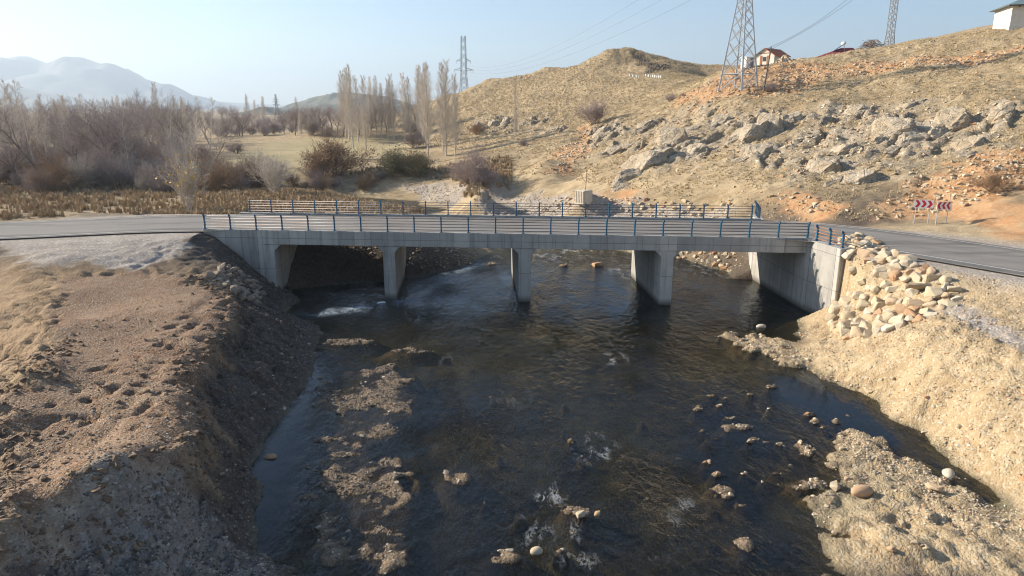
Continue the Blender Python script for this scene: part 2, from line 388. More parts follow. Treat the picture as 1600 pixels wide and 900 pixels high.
    k = 1 - sstep(5.1, 8.2, rd)
    k = np.where((u > U_L) & (u < U_RA + .9), k * 0, k)
    h = h + (ROADZ - 0.10 - h) * k
    # fill behind the abutment walls and under the left wing wall
    fill = sstep(U_RA + .5, U_RA + 1.0, u) * sstep(-3.4, -2.9, w) * sstep(13, 9, w) * sstep(10, 3, u - U_RA) 
    h = np.where(fill > 0, np.maximum(h, h + (ROADZ - .1 - h) * fill), h)
    fl2 = ((u < U_LA - .3) & (u > -40) & (w > .35) & (w < 9.2))
    h = np.where(fl2, np.maximum(h, ROADZ - .1), h)
    # keep clear of the channel below the deck
    chan = (u > U_LA - .25) & (u < U_RA + .3) & (w > -2) & (w < 11)
    h = np.where(chan, np.minimum(h, 3.3), h)
    rw = (u > 12) & (u < U_RA + .30 + .14 * np.clip(-w, 0, 4)) & (w > -7) & (w < 10.5)
    h = np.where(rw, np.minimum(h, -.4 + 1.1 * np.clip(-2.6 - w, 0, 9) + 1.2 * np.clip(w - 8.5, 0, 3)), h)
    if store is not None:
        shore = sstep(5.0, 9.0, rd)
        store['a'] = np.stack([np.clip(m_bench * (1 - m_heap) + .25 * fl, 0, 1), np.clip(np.maximum.reduce([m_gl, m_pl, m_gf * .85, m_heap * .6, (1 - sstep(5.0, 7.5, rd)) * (1 - on_bridge * 1.0)]), 0, 1), m_or, np.clip(hill * np.maximum(rk, .55 * m_rk) * sstep(.05, .45, led + .3 * n2), 0, 1)], -1)
        m_rs = sstep(13.5, 15.5, x) * sstep(58, 54, y) * near * (1 - m_pl) * sstep(.0, .5, h) * sstep(4.6, 6.5, rd)
        m_tan = np.maximum(m_tan, m_rs)
        store['b'] = np.stack([np.clip(m_tan * (1 - m_pl), 0, 1), lowz, np.clip(m_md, 0, 1), np.clip(np.maximum(m_kn, 0), 0, 1)], -1)
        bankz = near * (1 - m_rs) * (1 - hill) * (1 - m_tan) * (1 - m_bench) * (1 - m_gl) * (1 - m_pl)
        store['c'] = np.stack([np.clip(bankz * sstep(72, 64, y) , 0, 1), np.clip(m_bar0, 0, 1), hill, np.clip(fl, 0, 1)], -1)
    return h
GZ = ground_fields(GX, GY, M)
_hx, _hy = gx, gy
def ground_z(x, y):
    """height on the built ground mesh"""
    i = int(np.clip(np.searchsorted(_hx, x) - 1, 0, NX - 2)); j = int(np.clip(np.searchsorted(_hy, y) - 1, 0, NY - 2))
    fx = (x - _hx[i]) / (_hx[i + 1] - _hx[i]); fy = (y - _hy[j]) / (_hy[j + 1] - _hy[j])
    return float(GZ[j, i] * (1 - fx) * (1 - fy) + GZ[j, i + 1] * fx * (1 - fy) + GZ[j + 1, i] * (1 - fx) * fy + GZ[j + 1, i + 1] * fx * fy)
def ground_zs(x, y):
    i = np.clip(np.searchsorted(_hx, x) - 1, 0, NX - 2); j = np.clip(np.searchsorted(_hy, y) - 1, 0, NY - 2)
    fx = (x - _hx[i]) / (_hx[i + 1] - _hx[i]); fy = (y - _hy[j]) / (_hy[j + 1] - _hy[j])
    return GZ[j, i] * (1 - fx) * (1 - fy) + GZ[j, i + 1] * fx * (1 - fy) + GZ[j + 1, i] * (1 - fx) * fy + GZ[j + 1, i + 1] * fx * fy
def field_at(key, ch, x, y):
    i = np.clip(np.searchsorted(_hx, x), 0, NX - 1); j = np.clip(np.searchsorted(_hy, y), 0, NY - 1)
    return M[key][j, i, ch]

# ------------------------------------------------------------------ object helpers
def tag(o, label=None, cat=None, group=None, kind=None):
    if label: o['label'] = label
    if cat: o['category'] = cat
    if group: o['group'] = group
    if kind: o['kind'] = kind
    return o
def mesh_np(name, v, f_idx, nper, mat=None, smooth=False):
    me = bpy.data.meshes.new(name)
    v = np.asarray(v, np.float32); f_idx = np.asarray(f_idx, np.int32)
    me.vertices.add(len(v)); me.vertices.foreach_set('co', v.ravel())
    nf = f_idx.size // nper
    me.loops.add(f_idx.size); me.loops.foreach_set('vertex_index', f_idx.ravel())
    me.polygons.add(nf)
    me.polygons.foreach_set('loop_start', np.arange(nf, dtype=np.int32) * nper)
    me.polygons.foreach_set('use_smooth', np.full(nf, smooth))
    me.update(calc_edges=True)
    if mat: me.materials.append(mat)
    return me
class MB:
    def __init__(s): s.v = []; s.f = []; s.m = []
    def add(s, vs, fs, mi=0):
        o = len(s.v); s.v.extend(vs)
        for f in fs: s.f.append([i + o for i in f]); s.m.append(mi)
    def hexa(s, c, mi=0):
        """c: 8 corners, bottom four then top four, counter-clockwise"""
        s.add(c, [(3, 2, 1, 0), (4, 5, 6, 7), (0, 1, 5, 4), (1, 2, 6, 5), (2, 3, 7, 6), (3, 0, 4, 7)], mi)
    def box(s, c, size, rz=0, mi=0):
        cx, cy_, cz_ = c; a, b, h = size[0] / 2, size[1] / 2, size[2] / 2
        ca, sa = math.cos(rz), math.sin(rz)
        P = lambda x, y, z: (cx + x * ca - y * sa, cy_ + x * sa + y * ca, cz_ + z)
        s.hexa([P(-a, -b, -h), P(a, -b, -h), P(a, b, -h), P(-a, b, -h), P(-a, -b, h), P(a, -b, h), P(a, b, h), P(-a, b, h)], mi)
    def tube(s, pts, radii, n=6, cap=True, mi=0):
        pts = [Vector(p) for p in pts]
        rings = []
        t0 = (pts[1] - pts[0]).normalized()
        ref = Vector((0, 0, 1)) if abs(t0.z) < .9 else Vector((1, 0, 0))
        a = t0.cross(ref).normalized()
        vs = []
        for i, p in enumerate(pts):
            t = (pts[min(i + 1, len(pts) - 1)] - pts[max(i - 1, 0)])
            t = t.normalized() if t.length > 1e-9 else t0
            a = (a - t * a.dot(t)); a = a.normalized() if a.length > 1e-6 else t.orthogonal().normalized()
            b = t.cross(a)
            r = radii[i] if hasattr(radii, '__len__') else radii
            for k in range(n):
                q = 2 * math.pi * k / n
                vs.append(tuple(p + a * (r * math.cos(q)) + b * (r * math.sin(q))))
        fs = []
        for i in range(len(pts) - 1):
            for k in range(n):
                k2 = (k + 1) % n
                fs.append((i * n + k, i * n + k2, (i + 1) * n + k2, (i + 1) * n + k))
        if cap:
            fs.append(tuple(range(n - 1, -1, -1))); fs.append(tuple((len(pts) - 1) * n + k for k in range(n)))
        s.add(vs, fs, mi)
    def bar(s, p, q, w, mi=0): s.tube([p, q], w * .7071, 4, True, mi)
    def mesh(s, name, mats, smooth=False):
        me = bpy.data.meshes.new(name)
        me.from_pydata([tuple(v) for v in s.v], [], s.f)
        for m in (mats if isinstance(mats, (list, tuple)) else [mats]): me.materials.append(m)
        if any(s.m): me.polygons.foreach_set('material_index', s.m)
        if smooth: me.polygons.foreach_set('use_smooth', [True] * len(me.polygons))
        me.update()
        return me
    def build(s, name, mats, parent=None, smooth=False, loc=None):
        return put(name, s.mesh(name, mats, smooth), parent, loc)
def put(name, me, parent=None, loc=None, rot=None, scale=None):
    o = bpy.data.objects.new(name, me)
    COL.objects.link(o)
    if parent: o.parent = parent
    if loc is not None: o.location = loc
    if rot is not None: o.rotation_euler = rot
    if scale is not None: o.scale = scale
    return o
def empty(name, loc=(0, 0, 0), rz=0):
    o = bpy.data.objects.new(name, None); COL.objects.link(o)
    o.empty_display_size = .3
    o.location = loc; o.rotation_euler = (0, 0, rz)
    return o

# ------------------------------------------------------------------ material helpers
class NT:
    def __init__(s, name):
        s.m = bpy.data.materials.new(name); s.m.use_nodes = True
        s.t = s.m.node_tree; s.t.nodes.clear()
        s.out = s.n('ShaderNodeOutputMaterial')
    def n(s, typ, **kw):
        nd = s.t.nodes.new(typ)
        for k, v in kw.items(): setattr(nd, k, v)
        return nd
    def L(s, a, b): s.t.links.new(a, b)
    def inp(s, sock, v):
        if hasattr(v, 'is_output') or isinstance(v, bpy.types.NodeSocket): s.L(v, sock)
        elif isinstance(v, (tuple, list)): sock.default_value = (*v, 1) if len(v) == 3 and sock.type == 'RGBA' else v
        else: sock.default_value = v
    def pos(s, scale=(1, 1, 1), rot=(0, 0, 0), obj=False):
        if obj: src = s.n('ShaderNodeTexCoord').outputs['Object']
        else: src = s.n('ShaderNodeNewGeometry').outputs['Position']
        mp = s.n('ShaderNodeMapping'); s.L(src, mp.inputs[0])
        mp.inputs['Scale'].default_value = scale; mp.inputs['Rotation'].default_value = rot
        return mp.outputs[0]
    def noise(s, vec, scale, detail=4, rough=.55, dist=0.0):
        nd = s.n('ShaderNodeTexNoise'); s.L(vec, nd.inputs['Vector'])
        nd.inputs['Scale'].default_value = scale; nd.inputs['Detail'].default_value = detail
        nd.inputs['Roughness'].default_value = rough; nd.inputs['Distortion'].default_value = dist
        return nd.outputs[0]
    def voro(s, vec, scale, feature='F1', out='Distance', rand=1.0):
        nd = s.n('ShaderNodeTexVoronoi', feature=feature); s.L(vec, nd.inputs['Vector'])
        nd.inputs['Scale'].default_value = scale; nd.inputs['Randomness'].default_value = rand
        return nd.outputs[out]
    def ramp(s, v, stops):
        nd = s.n('ShaderNodeValToRGB'); s.L(v, nd.inputs[0])
        el = nd.color_ramp.elements
        while len(el) < len(stops): el.new(.5)
        for e, (p, c) in zip(el, stops):
            e.position = p; e.color = (*c, 1) if isinstance(c, (tuple, list)) else (c, c, c, 1)
        return nd.outputs[0]
    def mix(s, f, a, b, blend='MIX'):
        nd = s.n('ShaderNodeMix', data_type='RGBA', blend_type=blend)
        s.inp(nd.inputs['Factor'], f) if not isinstance(f, (int, float)) else setattr(nd.inputs[0], 'default_value', f)
        if not isinstance(f, (int, float)): s.L(f, nd.inputs[0])
        s.inp(nd.inputs[6], a); s.inp(nd.inputs[7], b)
        return nd.outputs[2]
    def math(s, op, a, b=0.0, c=None, clamp=False):
        nd = s.n('ShaderNodeMath', operation=op, use_clamp=clamp)
        s.inp(nd.inputs[0], a); s.inp(nd.inputs[1], b)
        if c is not None: s.inp(nd.inputs[2], c)
        return nd.outputs[0]
    def attr(s, name):
        nd = s.n('ShaderNodeAttribute', attribute_name=name)
        sep = s.n('ShaderNodeSeparateColor'); s.L(nd.outputs['Color'], sep.inputs[0])
        return sep.outputs[0], sep.outputs[1], sep.outputs[2], nd.outputs['Alpha']
    def bump(s, h, strength=.5, dist=.05, normal=None):
        nd = s.n('ShaderNodeBump'); s.L(h, nd.inputs['Height'])
        s.inp(nd.inputs['Strength'], strength); nd.inputs['Distance'].default_value = dist
        if normal is not None: s.L(normal, nd.inputs['Normal'])
        return nd.outputs[0]
    def bsdf(s, color, rough=.85, normal=None, metal=0.0, spec=.3):
        nd = s.n('ShaderNodeBsdfPrincipled')
        s.inp(nd.inputs['Base Color'], color); s.inp(nd.inputs['Roughness'], rough)
        nd.inputs['Metallic'].default_value = metal; s.inp(nd.inputs['Specular IOR Level'], spec)
        if normal is not None: s.L(normal, nd.inputs['Normal'])
        s.L(nd.outputs[0], s.out.inputs[0])
        return nd
    def rand(s): return s.n('ShaderNodeObjectInfo').outputs['Random']
def simple(name, c1, c2, scale=3.0, rough=.85, metal=0.0, obj=True, bump=.3, bdist=.02, per=0.0, spec=.3):
    t = NT(name); p = t.pos(obj=obj)
    n = t.noise(p, scale, 5, .6)
    c = t.mix(t.ramp(n, [(.35, 0.0), (.65, 1.0)]), c1, c2)
    if per:
        r = t.rand()
        c = t.mix(1.0, c, t.ramp(r, [(0, (1 - per,) * 3), (1, (1 + per,) * 3)]), 'MULTIPLY')
    t.bsdf(c, rough, t.bump(n, bump, bdist) if bump else None, metal, spec)
    return t.m

# ------------------------------------------------------------------ ground
def ground_material():
    t = NT('ground_earth')
    dirt, grav, orange, rock = t.attr('zone_a')
    tan, bed, mead, knob = t.attr('zone_b')
    bank, bar, hill, face = t.attr('zone_c')
    p = t.pos()
    n_big = t.noise(p, .09, 2, .6)
    n_mid = t.noise(p, .55, 4, .62)
    n_sm = t.noise(p, 3.2, 4, .70)
    n_fine = t.noise(p, 16, 2, .7)
    def vor(sc):
        nd = t.n('ShaderNodeTexVoronoi'); t.L(p, nd.inputs['Vector']); nd.inputs['Scale'].default_value = sc
        return nd.outputs['Color'], nd.outputs['Distance']
    peb, pebd = vor(9)
    peb2, peb2d = vor(24)
    bw = t.n('ShaderNodeRGBToBW'); t.L(peb, bw.inputs[0]); pebv = bw.outputs[0]
    bw = t.n('ShaderNodeRGBToBW'); t.L(peb2, bw.inputs[0]); peb2v = bw.outputs[0]
    pstr = t.pos((.55, 1.6, 1.0), (0, 0, .5))
    n_str = t.noise(pstr, 1.1, 4, .7)
    def k(v, lo, hi): return t.ramp(v, [(lo, 0.0), (hi, 1.0)])
    # dry grass
    g = t.mix(k(n_mid, .35, .68), (.365, .26, .145), (.555, .435, .27))
    g = t.mix(t.math('MULTIPLY', k(n_big, .45, .62), .5), g, (.33, .245, .135))
    g = t.mix(t.math('MULTIPLY', k(n_str, .46, .66), .72), g, (.215, .15, .085))
    g = t.mix(t.math('MULTIPLY', k(n_fine, .55, .75), .6), g, (.68, .58, .40))
    g = t.mix(t.math('MULTIPLY', k(n_sm, .60, .72), .45), g, (.47, .43, .37))
    md = t.mix(k(n_mid, .3, .7), (.42, .335, .19), (.33, .285, .15))
    md = t.mix(t.math('MULTIPLY', k(n_big, .4, .6), .5), md, (.50, .39, .22))
    g = t.mix(mead, g, md)
    # bank soil, browns deepened to carry the shade of the left slope
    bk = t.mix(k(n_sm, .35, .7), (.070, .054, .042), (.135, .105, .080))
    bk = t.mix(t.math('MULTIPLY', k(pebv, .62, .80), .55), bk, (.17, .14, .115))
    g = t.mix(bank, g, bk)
    fc = t.mix(k(n_sm, .35, .65), (.29, .19, .105), (.41, .30, .18))
    g = t.mix(face, g, fc)
    dr = t.mix(k(n_mid, .32, .66), (.22, .118, .062), (.28, .185, .112))
    dr = t.mix(t.math('MULTIPLY', k(n_sm, .45, .7), .6), dr, (.18, .12, .075))
    dr = t.mix(t.math('MULTIPLY', k(peb2v, .66, .82), .65), dr, (.47, .41, .34))
    g = t.mix(dirt, g, dr)
    tn = t.mix(k(n_mid, .3, .68), (.37, .265, .148), (.47, .365, .225))
    tn = t.mix(t.math('MULTIPLY', k(n_sm, .5, .75), .6), tn, (.29, .19, .10))
    tn = t.mix(t.math('MULTIPLY', k(pebv, .64, .78), .6), tn, (.57, .48, .35))
    g = t.mix(tan, g, tn)
    og = t.mix(k(n_mid, .3, .62), (.45, .205, .08), (.55, .345, .18))
    og = t.mix(t.math('MULTIPLY', k(n_sm, .5, .66), .6), og, (.62, .50, .34))
    og = t.mix(t.math('MULTIPLY', k(n_fine, .5, .7), .35), og, (.32, .13, .05))
    g = t.mix(t.math('MULTIPLY', orange, k(t.math('ADD', n_mid, t.math('MULTIPLY', n_sm, .4)), .40, .58)), g, og)
    gv = t.mix(k(n_mid, .3, .7), (.36, .30, .245), (.46, .40, .335))
    gv = t.mix(t.math('MULTIPLY', k(peb2v, .3, .85), .55), gv, (.24, .21, .19))
    gv = t.mix(t.math('MULTIPLY', k(pebv, .68, .80), .6), gv, (.60, .57, .53))
    g = t.mix(grav, g, gv)
    rp = t.pos((1, 1, 1.0), (0, .6, .5))
    rn = t.noise(rp, 1.6, 5, .72)
    rc = t.mix(k(rn, .36, .62), (.33, .27, .195), (.54, .455, .34))
    rc = t.mix(t.math('MULTIPLY', k(n_sm, .52, .68), .6), rc, (.17, .145, .115))
    rc = t.mix(t.math('MULTIPLY', k(n_big, .5, .62), .35), rc, (.50, .40, .27))
    g = t.mix(t.math('MULTIPLY', rock, k(n_mid, .30, .46)), g, rc)
    g = t.mix(knob, g, (.06, .05, .045))
    # river bed: dark silt and algae; bars: brown gravel
    bd = t.mix(k(t.math('ADD', t.math('MULTIPLY', n_mid, .5), t.math('MULTIPLY', n_big, .5)), .40, .62), (.036, .036, .028), (.29, .26, .145))
    bd = t.mix(t.math('MULTIPLY', k(n_sm, .5, .7), .5), bd, (.15, .12, .07))
    bd = t.mix(t.math('MULTIPLY', k(pebv, .6, .8), .5), bd, (.34, .28, .18))
    g = t.mix(t.math('MULTIPLY', bed, t.math('SUBTRACT', 1.0, t.math('MULTIPLY', tan, k(bar, .3, .6)))), g, bd)
    br = t.mix(k(n_sm, .35, .65), (.15, .10, .058), (.26, .185, .115))
    br = t.mix(t.math('MULTIPLY', k(peb2v, .35, .85), .65), br, (.38, .31, .23))
    br = t.mix(t.math('MULTIPLY', k(n_mid, .52, .7), .5), br, (.15, .105, .065))
    g = t.mix(t.math('MULTIPLY', k(bar, .25, .60), t.math('SUBTRACT', 1.0, tan)), g, br)
    # wet margin
    geo = t.n('ShaderNodeNewGeometry'); sx = t.n('ShaderNodeSeparateXYZ'); t.L(geo.outputs['Position'], sx.inputs[0])
    z = t.math('ADD', sx.outputs[2], t.math('MULTIPLY', t.math('SUBTRACT', n_sm, .5), .12))
    mr = t.n('ShaderNodeMapRange'); t.L(z, mr.inputs[0]); mr.inputs[1].default_value = .0; mr.inputs[2].default_value = .09; mr.inputs[3].default_value = 1; mr.inputs[4].default_value = 0
    wet = t.math('MULTIPLY', mr.outputs[0], t.math('MAXIMUM', bed, bar), clamp=True)
    g = t.mix(wet, g, (.42, .40, .36), 'MULTIPLY')
    rough = t.math('SUBTRACT', .95, t.math('MULTIPLY', wet, .5))
    h = t.math('ADD', t.math('MULTIPLY', n_sm, .9), t.math('MULTIPLY', n_fine, .35))
    h = t.math('SUBTRACT', h, t.math('MULTIPLY', peb2d, .25))
    h = t.math('SUBTRACT', h, t.math('MULTIPLY', pebd, .5))
    h2 = t.math('ADD', t.math('MULTIPLY', rn, rock), t.math('MULTIPLY', n_str, t.math('MULTIPLY', hill, 1.1)))
    nb = t.bump(h2, .9, .5)
    nb = t.bump(h, .75, .11, nb)
    t.bsdf(g, rough, nb, spec=.25)
    return t.m
MAT_GROUND = ground_material()
idx = np.arange(NX * NY).reshape(NY, NX)
quads = np.stack([idx[:-1, :-1], idx[:-1, 1:], idx[1:, 1:], idx[1:, :-1]], -1).reshape(-1, 4)
me = mesh_np('ground', np.stack([GX, GY, GZ], -1).reshape(-1, 3), quads, 4, MAT_GROUND, True)
for nm, key in (('zone_a', 'a'), ('zone_b', 'b'), ('zone_c', 'c')):
    at = me.attributes.new(nm, 'FLOAT_COLOR', 'POINT')
    at.data.foreach_set('color', M[key].reshape(-1, 4).astype(np.float32).ravel())
GROUND = tag(put('ground', me), kind='structure')

# ------------------------------------------------------------------ river water
def water_material():
    t = NT('river_water')
    rif, foam, chute, deep = t.attr('flow')
    p = t.pos((1.0, .5, 1.0), (0, 0, .15))
    w1 = t.noise(p, .9, 2, .5, .5)
    w2 = t.noise(p, 3.4, 3, .62, .7)
    h = t.math('ADD', t.math('MULTIPLY', w1, 1.1), t.math('MULTIPLY', w2, 1.0))
    pat = t.noise(t.pos((1.0, .35, 1.0), (0, 0, .2)), .35, 3, .6, .8)
    st = t.math('MULTIPLY', rif, t.ramp(pat, [(.35, .25), (.65, 1.0)]))
    nb = t.bump(h, t.math('ADD', .012, st), .42)
    tr = t.n('ShaderNodeBsdfTransparent'); tr.inputs[0].default_value = (.80, .75, .58, 1)
    gl = t.n('ShaderNodeBsdfGlossy'); gl.inputs['Roughness'].default_value = .03
    gl.inputs['Color'].default_value = (.92, .96, 1, 1); t.L(nb, gl.inputs['Normal'])
    df = t.n('ShaderNodeBsdfDiffuse'); df.inputs[0].default_value = (.010, .014, .020, 1)
    fr = t.n('ShaderNodeFresnel'); fr.inputs[0].default_value = 1.333; t.L(nb, fr.inputs['Normal'])
    m0 = t.n('ShaderNodeMixShader'); t.L(t.math('MAXIMUM', t.ramp(pat, [(.38, .02), (.62, .30)]), t.math('MULTIPLY', deep, t.ramp(pat, [(.3, .95), (.75, .6)]))), m0.inputs[0])
    t.L(tr.outputs[0], m0.inputs[1]); t.L(df.outputs[0], m0.inputs[2])
    m1 = t.n('ShaderNodeMixShader'); t.L(t.math('MULTIPLY', fr.outputs[0], t.math('SUBTRACT', .95, t.math('MULTIPLY', rif, .5))), m1.inputs[0]); t.L(m0.outputs[0], m1.inputs[1]); t.L(gl.outputs[0], m1.inputs[2])
    fm = t.n('ShaderNodeBsdfDiffuse'); fm.inputs[0].default_value = (.72, .74, .75, 1)
    pf = t.pos((1.0, .45, 1.0), (0, 0, .4))
    f1 = t.noise(pf, 3.4, 5, .70, 1.2)
    fil = t.math('SUBTRACT', 1.0, t.math('MULTIPLY', t.math('ABSOLUTE', t.math('SUBTRACT', f1, .5)), 14.0))
    br = t.noise(pf, 1.7, 3, .6)
    fac = t.math('MULTIPLY', t.math('MULTIPLY', t.ramp(fil, [(.25, 0.0), (.8, 1.0)]), t.ramp(br, [(.50, 0.0), (.62, 1.0)])), t.ramp(foam, [(.12, 0.0), (.9, .65)]))
    m2 = t.n('ShaderNodeMixShader'); t.L(fac, m2.inputs[0]); t.L(m1.outputs[0], m2.inputs[1]); t.L(fm.outputs[0], m2.inputs[2])
    ae = t.n('ShaderNodeBsdfDiffuse'); ae.inputs[0].default_value = (.46, .54, .62, 1)  # pale broken water, with the chute's sky reflection painted into the colour
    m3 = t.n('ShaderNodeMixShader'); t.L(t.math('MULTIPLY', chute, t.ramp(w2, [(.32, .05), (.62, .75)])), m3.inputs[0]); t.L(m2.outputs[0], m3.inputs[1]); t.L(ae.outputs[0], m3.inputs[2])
    t.L(m3.outputs[0], t.out.inputs[0])
    return t.m
wx, wy = np.arange(-46, 32.1, .3), np.arange(-60, 130.1, .4)
WX, WY = np.meshgrid(wx, wy)
rif = .45 + .45 * sstep(.0, .5, fbm(WX / 5, WY / 7, 3, 90))
pool_l = hits((420, 480), (500, 545), (520, 600), (470, 700), (470, 800), (420, 870), (370, 820), (380, 720), (470, 590))
pool_r = hits((1180, 590), (1290, 590), (1560, 770), (1450, 740), (1310, 690), (1200, 640))
calm = np.maximum(poly_mask(WX, WY, pool_l, 1.2), poly_mask(WX, WY, pool_r, 1.0))
u_, w_ = uw(WX, WY)
calm = np.maximum(calm, .35 * sstep(-6, -1, w_) * sstep(10, 6, w_))
rif = rif * (1 - .97 * calm)
up = sstep(8, 14, w_)
rif = np.maximum(rif, up * .9)
foam = .25 * up + 0 * rif
for px, py, r, a in [(850, 800, .8, .7), (885, 835, .7, .5), (830, 845, .5, .5), (1050, 815, .5, .4), (1070, 790, .4, .6), (1030, 870, .5, .3), (930, 700, 1.0, .6), (960, 560, .8, .7), (700, 560, .8, .4), (900, 390, 2.5, .9), (850, 400, 2.5, .7), (985, 425, 2.0, .8), (1100, 420, 2.5, .5), (760, 395, 2.0, .6), (800, 620, 1.5, .25), (900, 870, .8, .5), (860, 770, .6, .7)]:
    c = PZ(px, py, 0)
    foam = np.maximum(foam, a * np.exp(-(((WX - c[0]) / r) ** 2 + ((WY - c[1]) / (r * 1.5)) ** 2)))
deep = poly_mask(WX, WY, pool_l, 1.0, .8, 96, 2.0)
for pl, a in [([(1090, 590), (1300, 600), (1440, 690), (1330, 690), (1250, 760), (1265, 899), (1130, 899), (1090, 800), (1080, 700)], .85), ([(440, 470), (640, 470), (820, 474), (1040, 480), (1240, 490), (1200, 520), (900, 505), (520, 512)], .55),
              ([(660, 640), (740, 620), (800, 760), (790, 899), (660, 899), (650, 760)], .8), ([(480, 440), (760, 400), (1060, 390), (1150, 430), (1240, 478), (820, 470), (440, 464)], .75)]:
    deep = np.maximum(deep, a * poly_mask(WX, WY, [PZ(q[0], q[1], 0) for q in pl], 1.3, 1.6, 98, 3.0))
deep = .72 * deep * (1 - .9 * poly_mask(WX, WY, BAR_L[0], .8, .8, 50, 1.6)) * (1 - .6 * np.maximum(poly_mask(WX, WY, BAR_R[0], 1.2), poly_mask(WX, WY, BAR_R[1], 1.2)))
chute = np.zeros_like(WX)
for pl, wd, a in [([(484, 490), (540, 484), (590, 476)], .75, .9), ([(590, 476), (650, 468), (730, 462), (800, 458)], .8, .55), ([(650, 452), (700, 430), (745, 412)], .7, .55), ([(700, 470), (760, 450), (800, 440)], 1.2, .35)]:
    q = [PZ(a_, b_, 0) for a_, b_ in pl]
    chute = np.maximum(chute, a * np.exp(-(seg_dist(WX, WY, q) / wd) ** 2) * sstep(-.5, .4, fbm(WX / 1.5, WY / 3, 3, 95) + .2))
wi = np.arange(WX.size).reshape(WX.shape)
wq = np.stack([wi[:-1, :-1], wi[:-1, 1:], wi[1:, 1:], wi[1:, :-1]], -1).reshape(-1, 4)
me = mesh_np('river', np.stack([WX, WY, 0 * WX], -1).reshape(-1, 3), wq, 4, water_material(), True)
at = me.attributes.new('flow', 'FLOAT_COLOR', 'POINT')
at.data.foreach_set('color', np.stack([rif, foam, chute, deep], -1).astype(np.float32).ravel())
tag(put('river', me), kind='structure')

# ------------------------------------------------------------------ road
def road_material():
    t = NT('dusty_asphalt')
    lane, _, _, _ = t.attr('lane')
    p = t.pos()
    n = t.noise(p, .5, 5, .6); f = t.noise(p, 30, 3, .7); s = t.noise(t.pos((.25, 2.0, 1), (0, 0, -.1)), .8, 4, .6)
    c = t.mix(t.ramp(n, [(.3, 0.0), (.7, 1.0)]), (.115, .110, .105), (.175, .165, .15))
    dust = t.ramp(lane, [(.0, 0.0), (.12, .1), (.22, .85), (.42, .55), (.5, .8), (.58, .55), (.78, .85), (.9, .1), (1.0, 0.0)])
    c = t.mix(t.math('MULTIPLY', dust, t.ramp(s, [(.25, .45), (.7, 1.0)])), c, (.29, .265, .235))
    c = t.mix(t.math('MULTIPLY', t.ramp(f, [(.55, 0.0), (.75, 1.0)]), .35), c, (.36, .34, .32))
    pa = t.noise(t.pos((.18, 1.0, 1), (0, 0, .25)), .5, 3, .7, .6)
    c = t.mix(t.math('MULTIPLY', t.ramp(pa, [(.54, 0.0), (.60, 1.0)]), .45), c, (.075, .072, .07))
    ed = t.math('ABSOLUTE', t.math('SUBTRACT', lane, .5))
    c = t.mix(t.math('MULTIPLY', t.ramp(t.math('ADD', ed, t.math('MULTIPLY', t.math('SUBTRACT', n, .5), .12)), [(.46, 0.0), (.50, 1.0)]), .8), c, (.33, .28, .225))
    t.bsdf(c, .9, t.bump(f, .4, .01), spec=.3)
    return t.m
MAT_ROAD = road_material()
def ribbon(path, offs, z, attr_vals=None, name='road', mat=None):
    V, A = [], []
    n = len(path)
    for i in range(n):
        p = Vector((*path[i], 0)); q = Vector((*path[min(i + 1, n - 1)], 0)) - Vector((*path[max(i - 1, 0)], 0))
        q.normalize(); nr = Vector((q.y, -q.x, 0))
        for k, o in enumerate(offs):
            w = p + nr * o; V.append((w.x, w.y, z)); A.append(attr_vals[k] if attr_vals else 0)
    m = len(offs); F = []
    for i in range(n - 1):
        for k in range(m - 1): F.append((i * m + k, i * m + k + 1, (i + 1) * m + k + 1, (i + 1) * m + k)[::-1])
    me = mesh_np(name, V, np.array(F), 4, mat)
    if me.polygons[0].normal.z < 0: me.flip_normals()
    if attr_vals:
        at = me.attributes.new('lane', 'FLOAT_COLOR', 'POINT')
        at.data.foreach_set('color', np.array([(a, 0, 0, 1) for a in A], np.float32).ravel())
    return me
road_w = 4.45
offs = list(np.linspace(-road_w, road_w, 15))
ROADF = catmull(ROAD, 3)
tag(put('road', ribbon(ROADF, offs, ROADZ, [(o + road_w) / (2 * road_w) for o in offs], 'road', MAT_ROAD)), kind='structure')
ROADO = bpy.data.objects['road']
MAT_PAINT = simple('worn_white_paint', (.62, .61, .58), (.40, .385, .36), 2.0, .7, obj=False, bump=0)
i_r = [i for i, p in enumerate(ROADF) if p[0] > 21 and p[1] > -120]; i_l = [i for i, p in enumerate(ROADF) if -200 < p[0] < -22]
put('edge_line', ribbon([ROADF[i] for i in i_r], [3.2, 3.34], ROADZ + .005, None, 'edge_line', MAT_PAINT), ROADO)
put('edge_line', ribbon([ROADF[i] for i in i_l], [3.75, 3.88], ROADZ + .005, None, 'edge_line', MAT_PAINT), ROADO)
put('edge_line', ribbon([ROADF[i] for i in i_r], [-3.9, -3.78], ROADZ + .005, None, 'edge_line', MAT_PAINT), ROADO)
put('edge_line', ribbon([ROADF[i] for i in i_l], [-3.9, -3.78], ROADZ + .005, None, 'edge_line', MAT_PAINT), ROADO)

